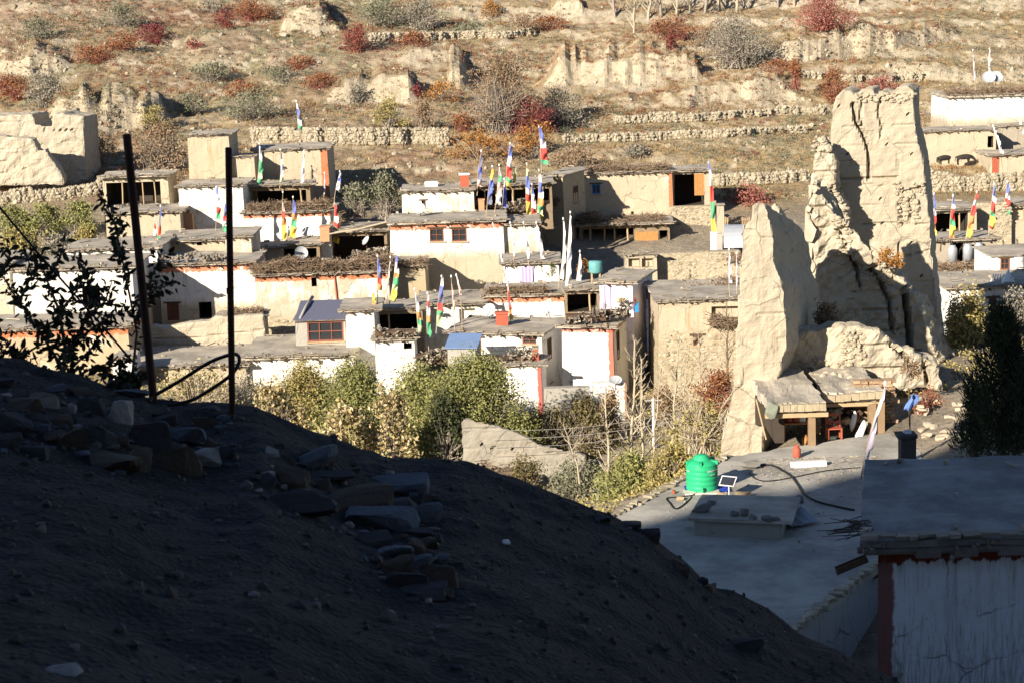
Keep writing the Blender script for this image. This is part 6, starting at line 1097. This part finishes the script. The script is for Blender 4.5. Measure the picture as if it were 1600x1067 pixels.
sack(1315, 668, 28, 18, 72, 'big pale sack at the back of the shed', M_sack); sack(1334, 672, 12, 34, 71.3, 'upright white sack by the brick stack in the shed', M_white, .3); sack(1346, 690, 16, 42, 70.8, 'white folded sheet leaning on the brick stack', M_white, .35); sack(1332, 714, 20, 14, 69.8, 'lilac bag on the ground before the shed', M_lsack); sack(1318, 690, 46, 12, 71.4, 'dark tarpaulin heap inside the shed', plain('dark_tarp', (.05, .06, .055), .7)); sack(1346, 708, 26, 8, 70.3, 'blue and white plastic on the ground before the shed', plain('pale_blue_plastic', (.45, .55, .72), .5)); sack(1300, 662, 14, 22, 72.2, 'faded pink bundle hanging at the back of the shed', plain('pinkish_cloth', (.4, .27, .24))); sack(1322, 705, 22, 20, 71.0, 'tan box like bundle beside the chair', M_stan); sack(1258, 700, 12, 28, 71.5, 'yellow firewood bundle behind the shed post', M_orange)
sack(1206, 655, 20, 34, 69.0, 'grey green cloth bundle hung at the left end of the shed roof', plain('green_grey_cloth', (.20, .22, .175)), .25)
o = thing('shed_clutter', at(1316, 712, 71.6), 'jumble of pots, boards and rags piled inside the kitchen shed', 'clutter'); o.location.z = ZT; CM = [M_sack, M_woodp, M_woodd, M_dark, M_stan, plain('pinkish_cloth', (.4, .27, .24)), M_grey, plain('dark_tarp', (.05, .06, .055), .7)]
for q in range(60):
    k = random.uniform(.06, .2); x = random.uniform(-1.3, 1.25); g = G(); g.box((0, 0, 0), (k*random.uniform(.8, 2.2), k, k*random.uniform(.5, 1.6)), Matrix.Rotation(random.uniform(-.6, .6), 3, 'Y') @ Matrix.Rotation(random.uniform(0, 3), 3, 'Z'), 0, .18)
    g.build(random.choice(('box', 'board', 'rag', 'tin')), random.choice(CM), o, (x, random.uniform(-.2, .9), random.uniform(.05, .35)+.75*random.random()*max(0, 1-abs(x)/1.5)))
P = shp(1237, 728); o = tag(G().box((0, 0, .09), (1.25, .22, .18), Matrix.Rotation(R(6), 3, 'Z'), 0, .03).build('white_beam', M_white, None, shp(1263, 728)), 'white painted beam lying on the terrace before the shed', 'beam')
o = thing('plank', at(1190, 716, 70.4), 'pale pole leaning in the shadow beside the shed', 'pole'); o.location.z = ZT; G().tube([(.18, 0, 0), (-.15, .3, 1.5)], .03, 6).build('shaft', M_woodp, o)
# mud chimney at the back corner, the blue bag
P = at(1417, 738, 58); T = at(1413, 682, 58); o = thing('mud_chimney', P, 'dark square mud chimney pillar with a pale stone on top', 'chimney'); hh = T.z-P.z; g = G(); g.box((0, 0, hh/2-.3), (.46, .46, hh+.6), None, 0, .03); g.build('shaft', plain('dark_mud', (.10, .09, .08), .95, .25, 3), o); g = G(); g.box((-.03, 0, hh+.06), (.6, .6, .12), None, 0, .06); g.build('cap', plain('dark_mud', (.1, .09, .08)), o)
stone(0, 0, 18, 6, 'pale stone lying on the dark mud chimney', M_white, z=P+Vector((-.02, 0, hh+.1)))
P = at(1422, 660, 66); o = thing('blue_bag', P, 'torn blue plastic bag caught on a stick behind the shed', 'bag'); zt = at(1422, 606, 66).z-P.z; G().tube([(0, 0, -.4), (-.05, 0, zt)], .03, 6).build('stick', M_woodd, o); v, f = big_rock(.8); V = v*[.17, .10, .36]*(1+.35*fbm(v, 3.0, 2, 77))[:, None]; V[:, 0] += .12*np.sin(V[:, 2]*7); link('bag', mesh_np('bag', V, f, plain('bag_blue', (.10, .18, .42), .5, .3, 5)), o, (.02, -.05, zt-.55))
stone(1532, 615, 24, 30, 'pale upright boulder between the shrub and the tall juniper', plain('pale_boulder', (.42, .39, .33), .9, .2, 3), z=at(1532, 632, 62))
for i in range(26):
    px, py = random.uniform(1432, 1500), random.uniform(618, 690); p = hit(px, py, None); k = random.uniform(8, 20); v, f = big_rock(); s = k*p.y/F/2
    tag(link('rubble_stone', mesh_np('rubble_stone', v*[s, s*.8, s*.5], f, plain('rubble_pale', (.44, .38, .29), .9, .2, 4)), None, p+Vector((0, 0, s*.2))), 'pale rubble stone beside the earth path at the right', 'stone', 'rubble stones along the path')
# ------------------------------------------------------------------ foreground: stones of the bank, posts, hose, leafy tree
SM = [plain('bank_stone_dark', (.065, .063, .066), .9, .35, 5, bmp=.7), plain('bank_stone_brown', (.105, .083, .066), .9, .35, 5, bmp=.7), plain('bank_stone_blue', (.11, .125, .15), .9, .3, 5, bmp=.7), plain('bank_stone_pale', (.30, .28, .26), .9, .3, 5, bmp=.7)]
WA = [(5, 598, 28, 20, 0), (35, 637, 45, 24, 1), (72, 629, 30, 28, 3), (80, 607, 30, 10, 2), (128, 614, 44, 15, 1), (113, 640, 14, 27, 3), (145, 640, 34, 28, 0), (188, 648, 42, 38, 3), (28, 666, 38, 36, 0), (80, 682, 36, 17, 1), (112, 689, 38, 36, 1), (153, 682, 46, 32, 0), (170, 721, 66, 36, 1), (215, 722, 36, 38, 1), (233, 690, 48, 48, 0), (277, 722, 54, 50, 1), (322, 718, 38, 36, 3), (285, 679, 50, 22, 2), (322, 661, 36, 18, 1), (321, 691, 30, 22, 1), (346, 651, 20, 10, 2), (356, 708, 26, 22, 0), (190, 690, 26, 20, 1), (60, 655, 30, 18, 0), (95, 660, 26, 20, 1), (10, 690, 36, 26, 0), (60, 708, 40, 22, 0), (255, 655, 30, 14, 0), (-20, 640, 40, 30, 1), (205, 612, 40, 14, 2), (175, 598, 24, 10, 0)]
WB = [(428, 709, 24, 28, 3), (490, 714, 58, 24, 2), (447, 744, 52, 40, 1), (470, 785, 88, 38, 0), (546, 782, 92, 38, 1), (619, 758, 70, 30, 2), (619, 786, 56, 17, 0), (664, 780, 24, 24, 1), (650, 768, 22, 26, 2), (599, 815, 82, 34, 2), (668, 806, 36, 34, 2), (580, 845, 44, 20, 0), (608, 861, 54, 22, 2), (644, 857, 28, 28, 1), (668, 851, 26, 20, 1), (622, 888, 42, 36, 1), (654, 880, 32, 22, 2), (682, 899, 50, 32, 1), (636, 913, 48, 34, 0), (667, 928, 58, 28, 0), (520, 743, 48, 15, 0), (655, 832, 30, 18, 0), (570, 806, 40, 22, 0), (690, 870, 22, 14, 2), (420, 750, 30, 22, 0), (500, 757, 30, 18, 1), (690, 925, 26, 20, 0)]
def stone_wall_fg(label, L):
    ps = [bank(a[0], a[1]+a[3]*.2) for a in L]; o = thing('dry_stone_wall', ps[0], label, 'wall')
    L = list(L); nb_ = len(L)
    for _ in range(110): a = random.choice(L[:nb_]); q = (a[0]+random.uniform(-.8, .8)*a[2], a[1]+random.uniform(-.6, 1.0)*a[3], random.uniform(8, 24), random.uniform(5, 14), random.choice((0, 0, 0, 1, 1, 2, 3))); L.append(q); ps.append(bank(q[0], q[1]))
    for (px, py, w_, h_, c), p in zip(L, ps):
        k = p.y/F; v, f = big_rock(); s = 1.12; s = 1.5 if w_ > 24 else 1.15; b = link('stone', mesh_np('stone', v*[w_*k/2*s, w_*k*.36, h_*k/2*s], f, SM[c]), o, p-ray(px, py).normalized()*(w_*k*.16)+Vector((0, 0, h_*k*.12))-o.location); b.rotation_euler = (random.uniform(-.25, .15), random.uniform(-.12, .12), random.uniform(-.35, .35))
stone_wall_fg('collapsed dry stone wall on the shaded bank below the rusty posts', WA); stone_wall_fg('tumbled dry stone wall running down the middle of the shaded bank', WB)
for px, py, w_, h_, lab in ((1012, 838, 40, 32, 'dark boulder on the crest of the bank before the terrace'), (985, 822, 36, 22, 'flat dark boulder on the bank crest left of the terrace'), (1060, 884, 44, 34, 'jagged brown boulder on the bank crest'), (1105, 920, 34, 22, 'small brown boulder lower on the bank crest'), (940, 810, 30, 14, 'low dark stone on the bank crest'), (1165, 1010, 60, 40, 'smooth dark boulder at the bottom right of the bank'), (330, 640, 40, 14, 'flat stone at the foot of the right rusty post')):
    p = bank(px, py); k = p.y/F; v, f = big_rock(); tag(link('boulder', mesh_np('boulder', v*[w_*k/2, w_*k*.4, h_*k/2], f, SM[1 if 'brown' in lab else 0]), None, p), lab, 'boulder')
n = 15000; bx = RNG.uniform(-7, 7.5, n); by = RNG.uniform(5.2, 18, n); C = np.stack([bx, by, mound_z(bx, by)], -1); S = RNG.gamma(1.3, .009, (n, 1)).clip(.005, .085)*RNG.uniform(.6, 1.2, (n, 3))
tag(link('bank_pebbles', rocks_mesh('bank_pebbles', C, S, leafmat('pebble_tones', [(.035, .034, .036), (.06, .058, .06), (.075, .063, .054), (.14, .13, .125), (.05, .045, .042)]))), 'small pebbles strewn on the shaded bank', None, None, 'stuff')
p = bank(791, 850); v, f = big_rock(); tag(link('paper_scrap', mesh_np('paper_scrap', v*[.045, .03, .018], f, M_white), None, p+Vector((0, 0, .02))), 'white paper scrap lying on the dark bank', 'scrap')
p = bank(95, 1050); v, f = big_rock(); tag(link('pale_rock', mesh_np('pale_rock', v*[.10, .06, .035], f, SM[3]), None, p), 'pale flat rock at the bottom left of the bank', 'rock')
def iron_post(px, py, tx, ty, wpx, label):
    P = bank(px, py); T = at(tx, ty, P.y); o = thing('iron_post', P, label, 'post', 'rusty iron posts on the bank'); d = T-P; r_ = wpx*P.y/F/2; g = G(); g.tube([tuple(-d*.08)]+[tuple(d*(i/10)) for i in range(11)], r_, 10); g.build('shaft', M_rust, o, smooth=True); g = G(); g.tube([tuple(d*.999), tuple(d*1.003)], r_*.8, 10); g.build('rim', M_black, o); return P
PA = iron_post(240, 626, 198, 211, 13, 'leaning rusty iron post, left one of two'); PB = iron_post(363, 652, 357, 232, 10.5, 'upright rusty iron post, right one of two')
def hang(label, pts, rad, Y0, Y1, name, mat=M_black):
    P = [at(px, py, Y0+(Y1-Y0)*i/(len(pts)-1)) for i, (px, py) in enumerate(pts)]; n = len(P); q = []
    for i in range(n-1):
        p0, p1, p2, p3 = P[max(0, i-1)], P[i], P[i+1], P[min(n-1, i+2)]
        for k in range(7): t_ = k/7; q.append(.5*((2*p1)+(p2-p0)*t_+(2*p0-5*p1+4*p2-p3)*t_*t_+(3*p1-p0-3*p2+p3)*t_**3))
    q.append(P[-1]); o = thing(name, q[0], label, 'pipe' if name != 'guy_wire' else 'wire'); G().tube([tuple(v_-q[0]) for v_ in q], rad, 7).build('pipe', mat, o, smooth=True)
hang('black plastic pipe looped over the two rusty posts', [(244, 616), (285, 592), (325, 567), (352, 556), (368, 553), (374, 560), (371, 572), (360, 586), (335, 604), (305, 622), (280, 630), (262, 632)], .017, PA.y-.1, PB.y-.15, 'black_pipe')
hang('dark guy wire slanting down behind the leafy tree', [(-60, 250), (0, 325), (70, 408), (140, 487), (208, 566)], .011, 17.6, 17.4, 'guy_wire')
# leafy dark tree at the left
ST = [[(98, 610), (102, 545), (92, 485), (72, 435), (58, 395)], [(95, 570), (60, 515), (28, 470), (0, 425), (-40, 400)], [(102, 565), (130, 505), (148, 455), (118, 402)], [(205, 600), (214, 520), (200, 450), (190, 400), (180, 350), (158, 306)], [(207, 475), (242, 452), (278, 442)], [(210, 505), (236, 435), (254, 392)], [(102, 545), (160, 502), (202, 482)], [(60, 575), (20, 552), (-40, 530)], [(95, 600), (150, 572), (205, 562)], [(92, 595), (142, 545), (172, 505)], [(50, 600), (28, 560), (-14, 505)], [(92, 490), (120, 455), (135, 420)], [(72, 440), (95, 400), (100, 380)], [(30, 472), (50, 430), (40, 390)], [(60, 515), (90, 500), (120, 480)], [(0, 430), (15, 400), (10, 375)], [(28, 560), (60, 540), (95, 530)], [(130, 505), (165, 470), (175, 440)], [(190, 400), (182, 380), (190, 345)], [(150, 572), (175, 590), (230, 585)]]
P0 = at(98, 610, 18.2); P0.z -= .6; tr = thing('leafy_tree', P0, 'dark leafy young tree in shade at the left, before the white houses', 'tree'); g = G(); LC = []
for i, st in enumerate(ST):
    yq = 18+random.uniform(-.5, .5); P = [at(px, py, yq+.12*k) for k, (px, py) in enumerate(st)]; g.tube([tuple(p-P0) for p in P], [.016-.012*k/(len(P)-1) if i else .024-.016*k/4 for k in range(len(P))], 6)
    for a, b_, k in zip(P[:-1], P[1:], range(len(P))):
        m_ = max(2, int((b_-a).length*(56 if not (i in (3,) and k < 2) else 12)))
        for q in range(m_):
            for s_ in (-1, 1):
                LC.append((a.lerp(b_, (q+random.random())/m_), (b_-a).normalized(), s_))
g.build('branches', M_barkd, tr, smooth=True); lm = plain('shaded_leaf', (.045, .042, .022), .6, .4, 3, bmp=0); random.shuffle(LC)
def leaf_geo():
    g = G(); pr = [(0, 0), (.3, .20), (.6, .19), (.85, .1), (1, 0)]; c = random.uniform(-.25, .25)
    for (t0, w0), (t1, w1) in zip(pr[:-1], pr[1:]):
        for s_ in (-1, 1): g.quad((t0, 0, c*t0*t0), (t1, 0, c*t1*t1), (t1, s_*w1, c*t1*t1+.08*w1), (t0, s_*w0, c*t0*t0+.08*w0))
    me = bpy.data.meshes.new('leaf'); me.from_pydata(g.v, [], g.f); me.materials.append(lm); me.update(); return me, g
LG = [leaf_geo() for _ in range(5)]; rest = G()
for i, (p, d, s_) in enumerate(LC):
    side = d.cross(Vector((0, 1, 0))).normalized()*s_; dr = (d*random.uniform(-.3, 1)+side*random.uniform(-.1, 1.1)+Vector((random.uniform(-.6, .6), random.uniform(-.7, .7), random.uniform(-.7, .3)))).normalized(); zz = Vector((random.uniform(-.6, .6), -1, random.uniform(-.6, .6))); yy = zz.cross(dr).normalized(); zz = dr.cross(yy); L = random.uniform(.055, .12)*random.uniform(.75, 1.05)
    Mx = Matrix((dr*L, yy*L*random.uniform(.7, 1.15), zz*L)).transposed().to_4x4(); Mx.translation = p-P0+Vector((random.uniform(-.05, .05), random.uniform(-.08, .08), random.uniform(-.05, .05))); me, gg = LG[i % 5]
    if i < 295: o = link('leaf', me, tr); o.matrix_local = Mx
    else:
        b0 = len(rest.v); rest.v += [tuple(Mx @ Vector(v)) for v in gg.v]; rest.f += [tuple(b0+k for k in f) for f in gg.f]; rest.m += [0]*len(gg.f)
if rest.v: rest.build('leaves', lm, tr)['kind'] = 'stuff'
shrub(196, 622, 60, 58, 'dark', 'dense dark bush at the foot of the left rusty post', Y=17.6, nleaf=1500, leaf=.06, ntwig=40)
